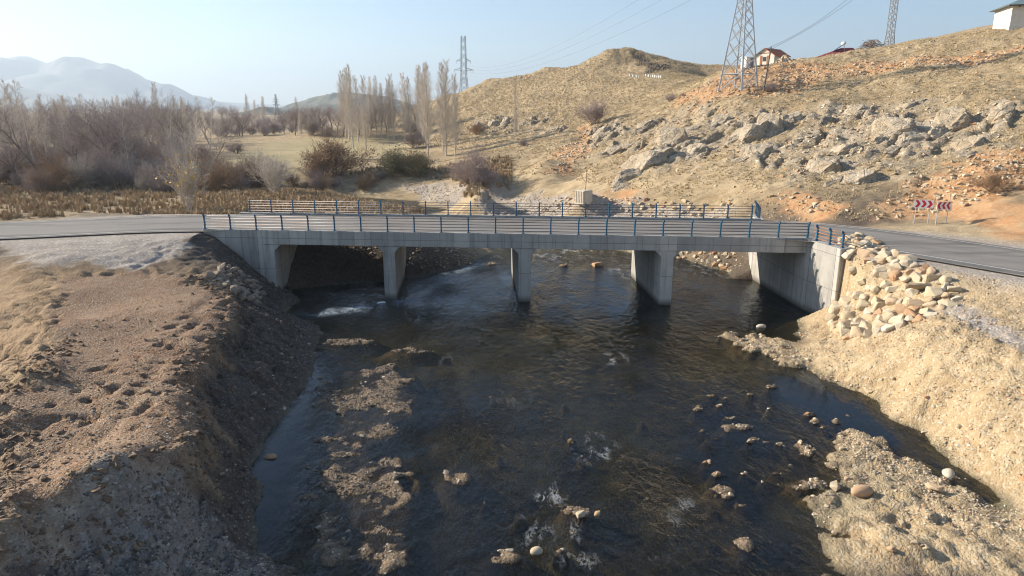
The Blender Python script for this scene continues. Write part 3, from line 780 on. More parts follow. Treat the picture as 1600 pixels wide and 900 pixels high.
# ------------------------------------------------------------------ bridge
def concrete(name, c1, c2, board=True):
    t = NT(name); p = t.pos()
    n = t.noise(p, .8, 6, .62); f = t.noise(p, 9, 5, .65)
    c = t.mix(t.ramp(n, [(.3, 0.0), (.7, 1.0)]), c1, c2)
    dr = t.noise(t.pos((2.2, 2.2, .14)), 1.4, 5, .65)
    c = t.mix(t.math('MULTIPLY', t.ramp(dr, [(.50, 0.0), (.70, 1.0)]), .5), c, (.17, .165, .15))
    c = t.mix(t.math('MULTIPLY', t.ramp(f, [(.62, 0.0), (.7, 1.0)]), .35), c, (.26, .25, .23))
    # formwork sheets: a slightly different tone sheet by sheet and fine joints
    bp = t.pos((1, 1, 1), (0, 0, .085))
    vs = t.n('ShaderNodeSeparateXYZ'); t.L(bp, vs.inputs[0])
    a = t.math('ADD', t.math('MULTIPLY', vs.outputs[0], .80), t.math('MULTIPLY', vs.outputs[1], .63))
    fl = t.math('FLOOR', a); fr = t.math('FRACT', a)
    wn_ = t.n('ShaderNodeTexWhiteNoise', noise_dimensions='1D'); t.L(fl, wn_.inputs['W'])
    c = t.mix(1.0, c, t.ramp(wn_.outputs[0], [(0, (.76, .76, .77)), (1, (1.14, 1.13, 1.11))]), 'MULTIPLY')
    jt = t.math('LESS_THAN', fr, .018)
    hz = t.math('LESS_THAN', t.math('FRACT', t.math('MULTIPLY', t.math('ADD', vs.outputs[2], .25), .42)), .012)
    jj = t.math('MAXIMUM', jt, hz)
    c = t.mix(t.math('MULTIPLY', jj, .85), c, (.13, .125, .115))
    h = t.math('SUBTRACT', t.math('ADD', t.math('MULTIPLY', n, .3), t.math('MULTIPLY', f, .25)), t.math('MULTIPLY', jj, .5))
    # waterline stain
    mr = t.n('ShaderNodeMapRange'); t.L(vs.outputs[2], mr.inputs[0]); mr.inputs[1].default_value = .12; mr.inputs[2].default_value = .5; mr.inputs[3].default_value = .9; mr.inputs[4].default_value = 0
    c = t.mix(mr.outputs[0], c, (.13, .12, .10))
    t.bsdf(c, .85, t.bump(h, .5, .03), spec=.3)
    return t.m
MAT_CONC = concrete('cast_concrete', (.385, .365, .33), (.51, .485, .44))
def prism_uz(name, prof, w0, w1, mat, parent, bev=.03):
    """profile of (u, z) swept along the pier direction"""
    n = len(prof); V = [tuple(BP(u, w0, z)) for u, z in prof] + [tuple(BP(u, w1, z)) for u, z in prof]
    F = [tuple(range(n)), tuple(range(2 * n - 1, n - 1, -1))] + [(i, i + n, (i + 1) % n + n, (i + 1) % n) for i in range(n)]
    me = bpy.data.meshes.new(name); me.from_pydata(V, [], F)
    bm = bmesh.new(); bm.from_mesh(me); bmesh.ops.recalc_face_normals(bm, faces=bm.faces)
    if bev: bmesh.ops.bevel(bm, geom=list(bm.edges), offset=bev, segments=1, affect='EDGES')
    bm.to_mesh(me); bm.free(); me.materials.append(mat)
    return put(name, me, parent)
BR = empty('bridge'); tag(BR, 'grey concrete road bridge on three wall piers across the stream', 'bridge')
SOF, TOP = 4.06, 5.13
HW = .45
# deck slab with raised kerbs left and right of the carriageway
def prism_wz(name, prof, u0, u1, mat, parent, bev=.02):
    n = len(prof); V = [tuple(BP(u0, w, z)) for w, z in prof] + [tuple(BP(u1, w, z)) for w, z in prof]
    F = [tuple(range(n)), tuple(range(2 * n - 1, n - 1, -1))] + [(i, i + n, (i + 1) % n + n, (i + 1) % n) for i in range(n)]
    me = bpy.data.meshes.new(name); me.from_pydata(V, [], F)
    bm = bmesh.new(); bm.from_mesh(me); bmesh.ops.recalc_face_normals(bm, faces=bm.faces)
    if bev: bmesh.ops.bevel(bm, geom=list(bm.edges), offset=bev, segments=1, affect='EDGES')
    bm.to_mesh(me); bm.free(); me.materials.append(mat)
    return put(name, me, parent)
prism_wz('deck_slab', [(.30, SOF), (WID - .30, SOF), (WID - .30, ROADZ - .04), (.30, ROADZ - .04)], U_LA - .1, U_RA + .1, MAT_CONC, BR, 0)
# edge beams, poured span by span with open joints
for w0, w1 in ((0.0, .30), (WID - .30, WID)):
    for a, b in ((U_LA - .9, -10.2), (-10.2, 0.0), (0.0, 10.35), (10.35, U_RA + .35)):
        prism_wz('edge_beam', [(w0, SOF - .01), (w1, SOF - .01), (w1, TOP), (w0, TOP)], a + .006, b - .006, MAT_CONC, BR, .015)
for uc in (-10.2, 0.0, 10.35):
    prism_uz('pier', [(uc - HW, -1.5), (uc + HW, -1.5), (uc + HW, 3.55), (uc + .9, SOF - .02), (uc - .9, SOF - .02), (uc - HW, 3.55)], .06, WID - .06, MAT_CONC, BR)
prism_uz('abutment', [(U_LA - 1.6, -1.5), (U_LA, -1.5), (U_LA, 3.55), (U_LA + .5, SOF - .02), (U_LA - 1.6, SOF - .02)], .05, WID - .05, MAT_CONC, BR)
prism_uz('abutment', [(U_RA, -1.5), (U_RA + 1.0, -1.5), (U_RA + 1.0, 4.8), (U_RA + .4, 4.8), (U_RA + .4, SOF - .02), (U_RA, SOF - .02)], .05, WID - .05, MAT_CONC, BR)
# wing walls
prism_wz('wing_wall', [(.02, -.5), (.42, -.5), (.42, TOP + .002), (.02, TOP + .002)], U_L, U_LA - .91, MAT_CONC, BR)
prism_wz('wing_wall', [(WID - .42, 0.5), (WID - .02, 0.5), (WID - .02, TOP + .002), (WID - .42, TOP + .002)], U_L, U_LA - .91, MAT_CONC, BR)
def wall_line(name, p0, p1, th, z0, z1, side, parent):
    p0 = Vector(p0); p1 = Vector(p1); d = (p1 - p0).normalized(); nr = Vector((d.y, -d.x)) * side
    c = [p0, p1, p1 + nr * th, p0 + nr * th]
    if (c[1] - c[0]).cross(c[2] - c[1]) < 0: c = c[::-1]
    mb = MB(); mb.hexa([(q.x, q.y, z0) for q in c] + [(q.x, q.y, z1) for q in c])
    me = mb.mesh(name, MAT_CONC)
    bm = bmesh.new(); bm.from_mesh(me); bmesh.ops.bevel(bm, geom=list(bm.edges), offset=.03, segments=1, affect='EDGES'); bm.to_mesh(me); bm.free()
    return put(name, me, parent)
WR0, WR1 = (20.86, 49.02), (21.62, 45.5)
wall_line('wing_wall', WR0, WR1, 1.0, -1.2, 5.04, -1, BR)
f0 = BP(U_RA, WID + .02); f1 = (f0.x + .7, f0.y + 3.2)
wall_line('wing_wall', (f0.x, f0.y), f1, .7, -1.0, 5.04, 1, BR)

# ------------------------------------------------------------------ railings
def metal_paint(name, c, rough=.45):
    t = NT(name); p = t.pos(); n = t.noise(p, 6, 4, .6)
    cc = t.mix(t.ramp(n, [(.4, 0.0), (.75, 1.0)]), c, tuple(x * .72 + .02 for x in c))
    t.bsdf(cc, rough, t.bump(n, .1, .005), spec=.5)
    return t.m
MAT_BLUE = metal_paint('blue_paint', (.020, .125, .22))
def rail_mat():
    t = NT('weathered_rail_pipe'); p = t.pos(); n = t.noise(p, .7, 5, .65)
    c = t.mix(t.ramp(n, [(.42, 0.0), (.62, 1.0)]), (.17, .18, .20), (.17, .105, .08))
    t.bsdf(c, .42, None, .35, .5)
    return t.m
MAT_RAIL = rail_mat()
def post_mesh():
    # flat plate, leaning outward in a hook at the top; local -y is outward
    prof = [(0, 0), (0, .86), (-.02, .95), (-.07, 1.03), (-.15, 1.09), (-.20, 1.10)]
    mb = MB(); hw = .045; th = .075
    pts = [Vector((0, y, z)) for y, z in prof]
    ring = []
    for i, p in enumerate(pts):
        t = (pts[min(i + 1, len(pts) - 1)] - pts[max(i - 1, 0)]).normalized()
        nrm = Vector((0, -t.z, t.y))
        for a, b in ((-hw, -th), (hw, -th), (hw, th), (-hw, th)): ring.append(tuple(p + Vector((a, 0, 0)) + nrm * b))
    F = []
    for i in range(len(pts) - 1):
        for k in range(4): F.append((i * 4 + k, i * 4 + (k + 1) % 4, (i + 1) * 4 + (k + 1) % 4, (i + 1) * 4 + k))
    F += [(3, 2, 1, 0), tuple((len(pts) - 1) * 4 + k for k in range(4))]
    mb.add(ring, F)
    mb.box((0, 0, .012), (.2, .24, .024))
    me = mb.mesh('post', MAT_BLUE)
    bm = bmesh.new(); bm.from_mesh(me); bmesh.ops.recalc_face_normals(bm, faces=bm.faces); bm.to_mesh(me); bm.free()
    return me
POST = post_mesh()
RAIL_Z = (.17, .38, .60, .81, 1.01)
def railing(label, p0, p1, z, posts, outward, over=.12, rmat=None):
    """p0,p1 2-D ends, posts: positions along 0..len, outward: 2-D direction the hooks lean to"""
    p0 = Vector(p0); p1 = Vector(p1); d = (p1 - p0).normalized(); L = (p1 - p0).length
    root = empty('railing', (p0.x, p0.y, z)); tag(root, label, 'railing', 'blue posted railings of the bridge')
    rz = math.atan2(outward[1], outward[0]) + math.pi / 2
    for s in posts:
        q = d * s
        put('post', POST, root, (q.x, q.y, 0), (0, 0, rz))
    on = Vector(outward).normalized()
    for zz in RAIL_Z:
        lean = 0 if zz < .9 else .04
        mb = MB(); a = d * (-over) + on * lean; b = d * (L + over) + on * lean
        mb.tube([(a.x, a.y, zz), (b.x, b.y, zz)], .026, 8)
        mb.build('rail', rmat or MAT_RAIL, root, True)
    return root
dn = (-D.x, -D.y); df_ = (D.x, D.y)
pa, pb = BP(U_L + .15, .16), BP(20.05, .16)
L = (pb - pa).length
railing('long near railing along the downstream edge of the deck', pa[:2], pb[:2], TOP, [i * L / 22 for i in range(23)], dn)
q0 = BP(20.75, .16)
railing('short railing with rusty pipes on the near right wing wall', (21.25, 48.75), (21.93, 45.72), 5.04, [.25, 1.65, 2.95], (-.98, -.2), .12, simple('rusty_pipe', (.42, .19, .08), (.30, .13, .06), 4, .6, bump=0))
pa, pb = BP(U_L + .9, WID - .16), BP(19.6, WID - .16)
L = (pb - pa).length
railing('long far railing along the upstream edge of the deck', pa[:2], pb[:2], TOP, [i * L / 22 for i in range(23)], df_)
railing('short railing running back from the upstream corner of the deck', (f0.x + .36, f0.y + .1), (f1[0] + .36, f1[1] - .1), 5.04, [.15, 1.1, 2.05, 2.95], (-.98, .2))

# ------------------------------------------------------------------ far mountains
def mountain_mat(name, c1, c2, sc):
    t = NT(name); p = t.pos(); n = t.noise(p, sc, 6, .65)
    t.bsdf(t.mix(t.ramp(n, [(.4, 0.0), (.62, 1.0)]), c1, c2), .95)
    return t.m
def ridge(name, prof, dist, depth, seed, mat, rough=.12, nx=160, ny=30):
    """prof: picture points of the crest; the ridge stands dist metres away and falls off to both sides"""
    pts = [PY(px, py, dist) for px, py in prof]
    xs = np.array([p[0] for p in pts]); zs = np.array([p[2] for p in pts])
    X = np.linspace(xs[0], xs[-1], nx); Z = np.interp(X, xs, zs)
    T = np.linspace(-1, 1, ny)
    XX, TT = np.meshgrid(X, T)
    k = (1 - np.abs(TT)) ** 1.15
    H = np.interp(XX, X, Z)
    sc = depth * .5
    rid = 1 - np.abs(fbm(XX / sc, TT * depth / sc, 5, seed))
    h = 3 + np.maximum(H - 3, 0) * k * (1 + rough * 2.2 * (rid - .75) * sstep(0, .25, np.abs(TT)) * 2) + rough * .12 * H.max() * fbm(XX / (sc * .25), TT * depth / (sc * .25), 4, seed + 9) * k
    h = np.where((k <= 0.0), -5, h)
    i = np.arange(nx * ny).reshape(ny, nx)
    q = np.stack([i[:-1, :-1], i[:-1, 1:], i[1:, 1:], i[1:, :-1]], -1).reshape(-1, 4)
    me = mesh_np(name, np.stack([XX, dist + TT * depth, h], -1).reshape(-1, 3), q, 4, mat, True)
    return tag(put(name, me), kind='structure')
MM = mountain_mat('mountain_slope', (.16, .15, .12), (.24, .22, .18), .004)
MH = mountain_mat('wooded_hill', (.07, .085, .05), (.19, .17, .11), .02)
ridge('mountains', [(-620, 176), (-500, 105), (-300, 92), (-150, 85), (-60, 96), (0, 90), (36, 82), (58, 92), (76, 97), (104, 86), (125, 87), (160, 96), (172, 95), (192, 106), (215, 118), (245, 129), (262, 130), (290, 145), (318, 160), (348, 177)], 6200, 1500, 101, MM)
ridge('mountains', [(-300, 178), (-60, 120), (20, 132), (70, 144), (140, 155), (215, 162), (290, 174), (330, 180)], 4200, 800, 111, MM)
ridge('mountains', [(250, 178), (320, 157), (400, 162), (480, 166), (620, 168), (800, 160), (1000, 165), (1200, 178)], 9000, 1500, 121, MM)
ridge('hill', [(425, 180), (452, 170), (480, 158), (505, 149), (535, 142), (570, 146), (605, 150), (640, 162), (700, 172), (760, 180)], 2300, 500, 131, MH, .2)
ridge('hill', [(375, 181), (398, 172), (415, 166), (432, 170), (460, 177), (480, 182)], 1300, 160, 141, MH, .2)

# ------------------------------------------------------------------ stones
def rock_mesh(name, seed, sub, mat, cuts=9, squash=(1, .85, .7), rough=.06):
    """broken stone: hull of scattered points with worn edges (cuts <= 2: water-rounded)"""
    r = random.Random(seed)
    bm = bmesh.new()
    if cuts <= 2:
        bmesh.ops.create_icosphere(bm, subdivisions=sub, radius=1)
        for v in bm.verts: v.co *= 1 + .06 * math.sin(v.co.x * 3 + seed) + .05 * math.cos(v.co.y * 4 - seed) + .04 * math.sin(v.co.z * 5)
    else:
        for _ in range(10 + sub * 2):
            n = Vector((r.gauss(0, 1), r.gauss(0, 1), r.gauss(0, 1))).normalized()
            n = Vector([math.copysign(abs(c) ** .7, c) for c in n]) * r.uniform(.72, 1.0) * .86
            bm.verts.new(n)
        g = bmesh.ops.convex_hull(bm, input=bm.verts)
        bmesh.ops.delete(bm, geom=[v for v in bm.verts if not v.link_faces], context='VERTS')
        bmesh.ops.dissolve_limit(bm, angle_limit=.18, verts=bm.verts, edges=bm.edges)
        if sub >= 2:
            bmesh.ops.bevel(bm, geom=list(bm.edges), offset=.13, segments=1 if sub == 2 else 2, affect='EDGES', clamp_overlap=True)
    for v in bm.verts: v.co = Vector((v.co.x * squash[0], v.co.y * squash[1], v.co.z * squash[2]))
    bmesh.ops.recalc_face_normals(bm, faces=bm.faces)
    me = bpy.data.meshes.new(name); bm.to_mesh(me); bm.free()
    if cuts <= 2: me.polygons.foreach_set('use_smooth', [True] * len(me.polygons))
    me.materials.append(mat)
    return me
def stone_mat(name, cols, dark=.5, sc=2.0):
    t = NT(name); p = t.pos(); n = t.noise(p, sc, 7, .68); f = t.noise(p, sc * 5, 4, .7)
    r = t.rand()
    c = t.ramp(r, [(i / max(1, len(cols) - 1), q) for i, q in enumerate(cols)])
    c = t.mix(t.math('MULTIPLY', t.ramp(n, [(.45, 0.0), (.68, 1.0)]), .6), c, tuple(x * dark for x in cols[0]))
    c = t.mix(t.math('MULTIPLY', t.ramp(f, [(.55, 0.0), (.72, 1.0)]), .35), c, (.62, .56, .46))
    h = t.math('ADD', n, t.math('MULTIPLY', f, .4))
    t.bsdf(c, .9, t.bump(h, .7, .06), spec=.25)
    return t.m
MS_TAN = stone_mat('limestone_rubble', [(.50, .40, .27), (.58, .49, .35), (.47, .27, .14), (.53, .42, .28), (.64, .57, .45), (.38, .29, .19), (.56, .47, .33), (.45, .21, .10)], .62)
MS_GREY = stone_mat('river_stone', [(.36, .29, .21), (.46, .39, .30), (.26, .19, .13), (.56, .50, .41), (.40, .32, .24)], .55, 5)
MS_BROWN = stone_mat('brown_rubble', [(.30, .24, .18), (.36, .29, .21), (.26, .20, .14), (.33, .25, .18)], .5)
RK_T = [rock_mesh('boulder', 100 + i, 3 if i < 3 else 2, MS_TAN, 11, (1, .8, .72)) for i in range(9)]
RK_B = [rock_mesh('boulder', 200 + i, 2, MS_BROWN, 10, (1, .8, .75)) for i in range(6)]
RK_S = [rock_mesh('stone', 300 + i, 2, MS_GREY, 7, (1, .8, .6)) for i in range(6)]
RK_ST = [rock_mesh('stone', 320 + i, 2, MS_TAN, 7, (1, .8, .6)) for i in range(5)]
def fill_poly(poly, spacing, n_try, rnd, jitter=0):
    P = np.array([p[:2] for p in poly]); out = []
    lo, hi = P.min(0), P.max(0)
    for _ in range(n_try):
        x, y = rnd.uniform(lo[0], hi[0]), rnd.uniform(lo[1], hi[1])
        if not in_poly(np.array([x]), np.array([y]), poly)[0]: continue
        if all((x - a) ** 2 + (y - b) ** 2 > spacing * spacing for a, b in out): out.append((x, y))
    return out
def rubble(label, poly, spacing, size, meshes, rnd, cap=300, child='boulder', sink=.0, extra=()):
    cx = sum(p[0] for p in poly) / len(poly); cy_ = sum(p[1] for p in poly) / len(poly)
    root = empty('riprap', (cx, cy_, ground_z(cx, cy_))); tag(root, label, 'riprap')
    oz = root.location.z
    for x, y in fill_poly(poly, spacing, 9000, rnd)[:cap]:
        s = size[0] + (size[1] - size[0]) * rnd.random() ** 1.6
        put(child, rnd.choice(meshes), root, (x - cx, y - cy_, ground_z(x, y) + s * sink - oz), (rnd.uniform(-.6, .6), rnd.uniform(-.6, .6), rnd.uniform(0, 6.28)), (s, s * rnd.uniform(.8, 1.15), s * rnd.uniform(.8, 1.1)))
    for px, py, sc3, rz in extra:
        h = hit(px, py)
        put(child, meshes[0], root, (h.x - cx, h.y - cy_, ground_z(h.x, h.y) + .25 - oz), (.2, .1, rz), sc3)
    return root
rnd = random.Random(5)
RIP_R = hits((1312, 402), (1345, 386), (1400, 404), (1455, 432), (1492, 452), (1500, 478), (1440, 500), (1380, 520), (1325, 530), (1296, 512), (1304, 470)) + [(21.3, 44.9), (22.3, 45.3), (22.5, 47.7)]
rubble('slope of big pale limestone boulders beside the right wing wall', RIP_R, .50, (.44, .86), RK_T, rnd, 298, extra=[(1346, 404, (.95, .7, .7), .6), (1440, 455, (1.5, .5, .4), .15)])
RIP_L = hits((318, 440), (340, 425), (372, 422), (400, 440), (415, 462), (400, 470), (360, 456))
rubble('heap of brown quarry stones below the left wing wall', RIP_L, .34, (.24, .5), RK_B, rnd, 90)
RIP_U = [(19.3, 60.6), (16.8, 65.8), (12, 69.6), (13.5, 72.6), (17.8, 69.2), (20.9, 63.8)]
rubble('pale rubble bank on the upstream side below the deck', RIP_U, .55, (.3, .6), RK_T, rnd, 110)
RIP_V = [(12, 74), (9, 78), (6.5, 84), (3, 92), (8.5, 92), (11, 84), (16, 77.5), (22, 70.5), (20.5, 66.5)]
rubble('rubble strip of white stones seen through the far railing', RIP_V, .8, (.25, .6), RK_T, rnd, 170)

# stones lying on bars and banks belong to the ground
def scatter_stones(poly, n, size, meshes, rnd, above=-.25, sink=.05):
    k = 0
    for x, y in fill_poly(poly, size[0] * 1.2, n * 6, rnd):
        z = ground_z(x, y)
        if z < above or k >= n: continue
        s = size[0] + (size[1] - size[0]) * rnd.random() ** 2.2
        put('stone', rnd.choice(meshes), GROUND, (x, y, z + s * sink), (rnd.uniform(-.4, .4), rnd.uniform(-.4, .4), rnd.uniform(0, 6.28)), (s, s * rnd.uniform(.8, 1.2), s * rnd.uniform(.7, 1.1)))
        k += 1
scatter_stones(BAR_R[0], 60, (.07, .24), RK_ST, rnd, -.05)
scatter_stones(BAR_R[1], 30, (.10, .28), RK_ST, rnd, -.1)
scatter_stones(BAR_L[0], 45, (.06, .18), RK_S, rnd, -.05)
for bx, by, rx, ry in BAR_M:
    scatter_stones([(bx - rx, by), (bx, by - ry), (bx + rx, by), (bx, by + ry)], 4 if rx > .75 else 1, (.09, .24), RK_ST if bx > 3 else RK_S, rnd, -.15)
scatter_stones(hits((1290, 560), (1400, 580), (1599, 700), (1599, 790), (1440, 680), (1300, 600)), 45, (.08, .26), RK_ST, rnd)
scatter_stones(hits((420, 480), (495, 550), (480, 590), (380, 735), (395, 850), (350, 850), (340, 760), (400, 600)), 40, (.07, .22), RK_S, rnd, -.3)
scatter_stones(hits((95, 440), (335, 455), (300, 590), (300, 730), (0, 870), (0, 640)), 22, (.05, .16), RK_S, rnd)
def lone(name, px, py, s3, meshes, label, rz=0, up=.15, cat='stone'):
    h = PZ(px, py, max(0, 0)); z = max(ground_z(h[0], h[1]), -.12)
    return tag(put(name, meshes, None, (h[0], h[1], z + s3[2] * up), (0, 0, rz), s3), label, cat)
RND = rock_mesh('round_stone', 401, 3, MS_TAN, 2, (1, .95, .9), .03)
BLK = rock_mesh('block_stone', 405, 3, MS_TAN, 7, (1, .8, .7), .03)
lone('boulder', 838, 862, (.20, .20, .2), RND, 'smooth round pale boulder standing alone in dark shallow water', .3, .6)
lone('boulder', 908, 808, (.32, .24, .24), BLK, 'squared cream block beside an orange stone in the rapids', .5, .5)
lone('boulder', 933, 803, (.26, .2, .2), rock_mesh('boulder', 417, 3, stone_mat('ochre_stone', [(.62, .42, .24), (.58, .36, .18)], .6), 8), 'ochre stone next to the squared cream block', 1.2, .5)
lone('boulder', 1061, 715, (.22, .13, .12), BLK, 'flat cream stone lying alone in mid stream', 0, .5)
lone('boulder', 1189, 511, (.3, .22, .25), RND, 'pale stone in the water just below the right span', 0, .5)
lone('boulder', 423, 714, (.24, .22, .2), RND, 'grey boulder in the still pool below the left bank', 0, .5)
lone('boulder', 935, 415, (.95, .8, .6), BLK, 'big tan boulder in the riffle seen under the middle span', .4, .3)
lone('boulder', 1305, 765, (.45, .35, .32), BLK, 'large reddish cream boulder at the tip of the right gravel bar', .8, .5)
lone('boulder', 1345, 775, (.4, .3, .3), RND, 'pale boulder on the edge of the right gravel bar', .2, .4)
lone('boulder', 1458, 772, (.42, .33, .28), BLK, 'broad tan boulder in the middle of the right gravel bar', 2, .4)
lone('boulder', 1482, 740, (.35, .25, .2), RND, 'low rounded boulder at the waterside of the right gravel bar', 1, .4)
lone('foam_block', 596, 473, (.5, .3, .22), rock_mesh('foam_block', 411, 2, simple('white_foam', (.8, .8, .78), (.68, .68, .66), 4), 6, (1, .7, .6), .03), 'white lump of foam or plastic stranded at the left pier', .3, .5, 'debris')

# ------------------------------------------------------------------ rock outcrops on the hillside
def outcrop_mat():
    t = NT('outcrop_limestone'); p = t.pos((1, 1, 1.6), (.3, .5, .4)); n = t.noise(p, .7, 8, .7); f = t.noise(p, 3.4, 6, .72); cr = t.voro(p, .9, 'DISTANCE_TO_EDGE')
    b = t.noise(t.pos(), .22, 3, .6)
    c = t.mix(t.ramp(n, [(.35, 0.0), (.65, 1.0)]), (.38, .31, .225), (.58, .485, .36))
    c = t.mix(t.math('MULTIPLY', t.ramp(f, [(.5, 0.0), (.68, 1.0)]), .7), c, (.20, .16, .115))
    c = t.mix(t.math('MULTIPLY', t.ramp(b, [(.5, 0.0), (.65, 1.0)]), .5), c, (.46, .34, .20))
    h = t.math('ADD', n, t.math('MULTIPLY', f, .6))
    h = t.math('ADD', h, t.math('MULTIPLY', t.ramp(cr, [(0, 0.0), (.08, 1.0)]), .25))
    t.bsdf(c, .92, t.bump(h, .9, .35), spec=.2)
    return t.m
MO = outcrop_mat()
def outcrop_mesh(seed):
    r = random.Random(seed)
    bm = bmesh.new(); bmesh.ops.create_icosphere(bm, subdivisions=4, radius=1)
    V = np.array([v.co[:] for v in bm.verts])
    planes = [((-.62, -.42, .66), .42), ((.93, -.25, .25), .5), ((.2, -.95, .2), .55), ((-.2, -.1, .97), .5), ((-.85, .1, .4), .68)]
    for _ in range(7):
        n = np.array([r.gauss(0, 1), r.gauss(-.3, 1), r.gauss(.3, .6)]); planes.append((n, r.uniform(.6, .85)))
    for n, d in planes:
        n = np.array(n, float) + np.array([r.gauss(0, .12) for _ in range(3)]); n /= np.linalg.norm(n)
        e = V @ n - d
        V = V - np.clip(e, 0, None)[:, None] * n * .92
    # stepped bedding: layers stick out by turns
    bd = np.array([-.55, -.30, .78]); s = V @ bd * 4.2 + seed + .5 * fbm(V[:, 0] * 1.7 + seed, V[:, 1] * 1.7, 3, seed)
    st = (np.abs((s % 1) - .5) - .25) * .16
    nn = fbm(V[:, 0] * 2.4 + 3 * seed, V[:, 2] * 2.4 + V[:, 1] * 1.3, 5, seed + 3) * .13
    V = V * (1 + st + nn)[:, None]
    for v, c in zip(bm.verts, V): v.co = c
    me = bpy.data.meshes.new('rock_outcrop'); bm.to_mesh(me); bm.free(); me.materials.append(MO)
    return me
OC = [outcrop_mesh(500 + i) for i in range(7)]
OUT = [(1020, 255, 5.6, 3.6, 'large slab of grey limestone leaning over the gentle foot of the hill'),
       (1055, 225, 4.6, 2.8, 'broken grey limestone slab stacked just above the large leaning slab'),
       (1090, 236, 3.4, 2.0, 'dark fissured rock face right of the large leaning slab'),
       (940, 212, 2.8, 2.4, 'upright grey rock at the left end of the outcrops'),
       (968, 206, 2.6, 2.0, 'grey rock between the upright rock and the leaning slab'),
       (962, 236, 2.6, 1.2, 'low pale ledge below the upright grey rock'),
       (1010, 200, 2.6, 1.8, 'small grey outcrop above the leaning slab'),
       (1175, 215, 4.2, 3.4, 'tall pale rock rib in the middle of the slope'),
       (1205, 205, 3.6, 3.2, 'pale rock rib right of the tall middle rib'),
       (1190, 240, 3.2, 2.0, 'squat rock at the foot of the middle ribs'),
       (1130, 190, 3.0, 1.8, 'slanting rock ledge above the dark fissured face'),
       (1240, 190, 2.6, 1.4, 'thin ledge right above the pale rock ribs'),
       (1290, 262, 3.6, 2.4, 'rounded rock hump low on the slope above the road bend'),
       (1345, 280, 3.2, 1.5, 'flat dark ledge above the chevron signs'),
       (1320, 238, 2.4, 1.7, 'dark split rock between the humps'),
       (1400, 215, 5.0, 2.6, 'broad layered rock dome in the upper right slope'),
       (1450, 205, 4.8, 2.8, 'dark layered rock face under the upper ledge'),
       (1490, 195, 3.8, 2.4, 'jagged rock at the right end of the layered dome'),
       (1568, 187, 2.3, 2.2, 'single rounded boulder rock near the right edge'),
       (1340, 172, 2.4, 1.2, 'small tilted rock above the layered dome'),
       (1520, 228, 2.6, 1.4, 'low rocks below the single rounded boulder'),
       (1420, 165, 2.0, 1.0, 'little grey ledge high on the right slope'),
       (745, 200, 2.4, 2.6, 'grey cliff rock behind the last poplars'),
       (770, 196, 2.6, 2.8, 'grey cliff rock right of the bush behind the poplars'),
       (790, 194, 2.2, 2.8, 'tall cliff rock in the left hillside row'),
       (815, 196, 2.2, 2.0, 'grey cliff rock behind the slender bare tree'),
       (868, 202, 2.2, 1.4, 'last low rock of the left hillside row')]
rnd = random.Random(21)
for i, (px, py, w, hh, lab) in enumerate(OUT):
    h = hit(px, py)
    root = empty('rock_outcrop', (h.x, h.y, ground_z(h.x, h.y))); tag(root, lab, 'rock', 'limestone outcrops on the hillside')
    put('slab', OC[i % 7], root, (0, 0, -hh * .06), (rnd.uniform(-.12, .12), rnd.uniform(-.15, .05), rnd.uniform(-.3, .3)), (w * .80, w * .62, hh * .95))
    for k in range(6):
        a = rnd.uniform(-1.25, 1.25); b_ = rnd.uniform(-.75, .75)
        # bedding runs up the slope to the right
        x, y = h.x + w * (a * .80 + b_ * .25), h.y + w * (a * .55 - b_ * .6)
        s_ = w * rnd.uniform(.16, .42)
        put('slab', OC[rnd.randrange(7)], root, (x - h.x, y - h.y, ground_z(x, y) - root.location.z - s_ * .16), (rnd.uniform(-.2, .2), rnd.uniform(-.35, .05), .55 + rnd.uniform(-.3, .3)), (s_ * 1.6, s_ * .75, s_ * rnd.uniform(.5, .9)))

# ------------------------------------------------------------------ trees and shrubs
def bark(name, c1, c2):
    return simple(name, c1, c2, 2.5, .9, bump=.4, bdist=.03, per=.18)
B_PALE = bark('pale_bark', (.66, .60, .51), (.52, .46, .39))
B_TWIG_PALE = bark('pale_twigs', (.62, .545, .45), (.50, .43, .36))
B_DARK = bark('dark_bark', (.17, .13, .105), (.23, .18, .145))
B_TWIG_MAUVE = bark('mauve_twigs', (.42, .34, .305), (.33, .26, .235))
B_TWIG_BROWN = bark('brown_twigs', (.36, .25, .155), (.27, .18, .115))
L_YELLOW = simple('yellow_leaves', (.62, .42, .04), (.50, .30, .03), 3, .7, bump=0)
L_OLIVE = simple('olive_leaves', (.17, .17, .085), (.26, .235, .12), 2, .8, bump=0)
L_RUST = simple('rust_leaves', (.27, .15, .07), (.33, .20, .10), 2, .8, bump=0)
def rot_dir(d, ang, az):
    a = d.orthogonal().normalized(); b = d.cross(a)
    return (d * math.cos(ang) + (a * math.cos(az) + b * math.sin(az)) * math.sin(ang)).normalized()
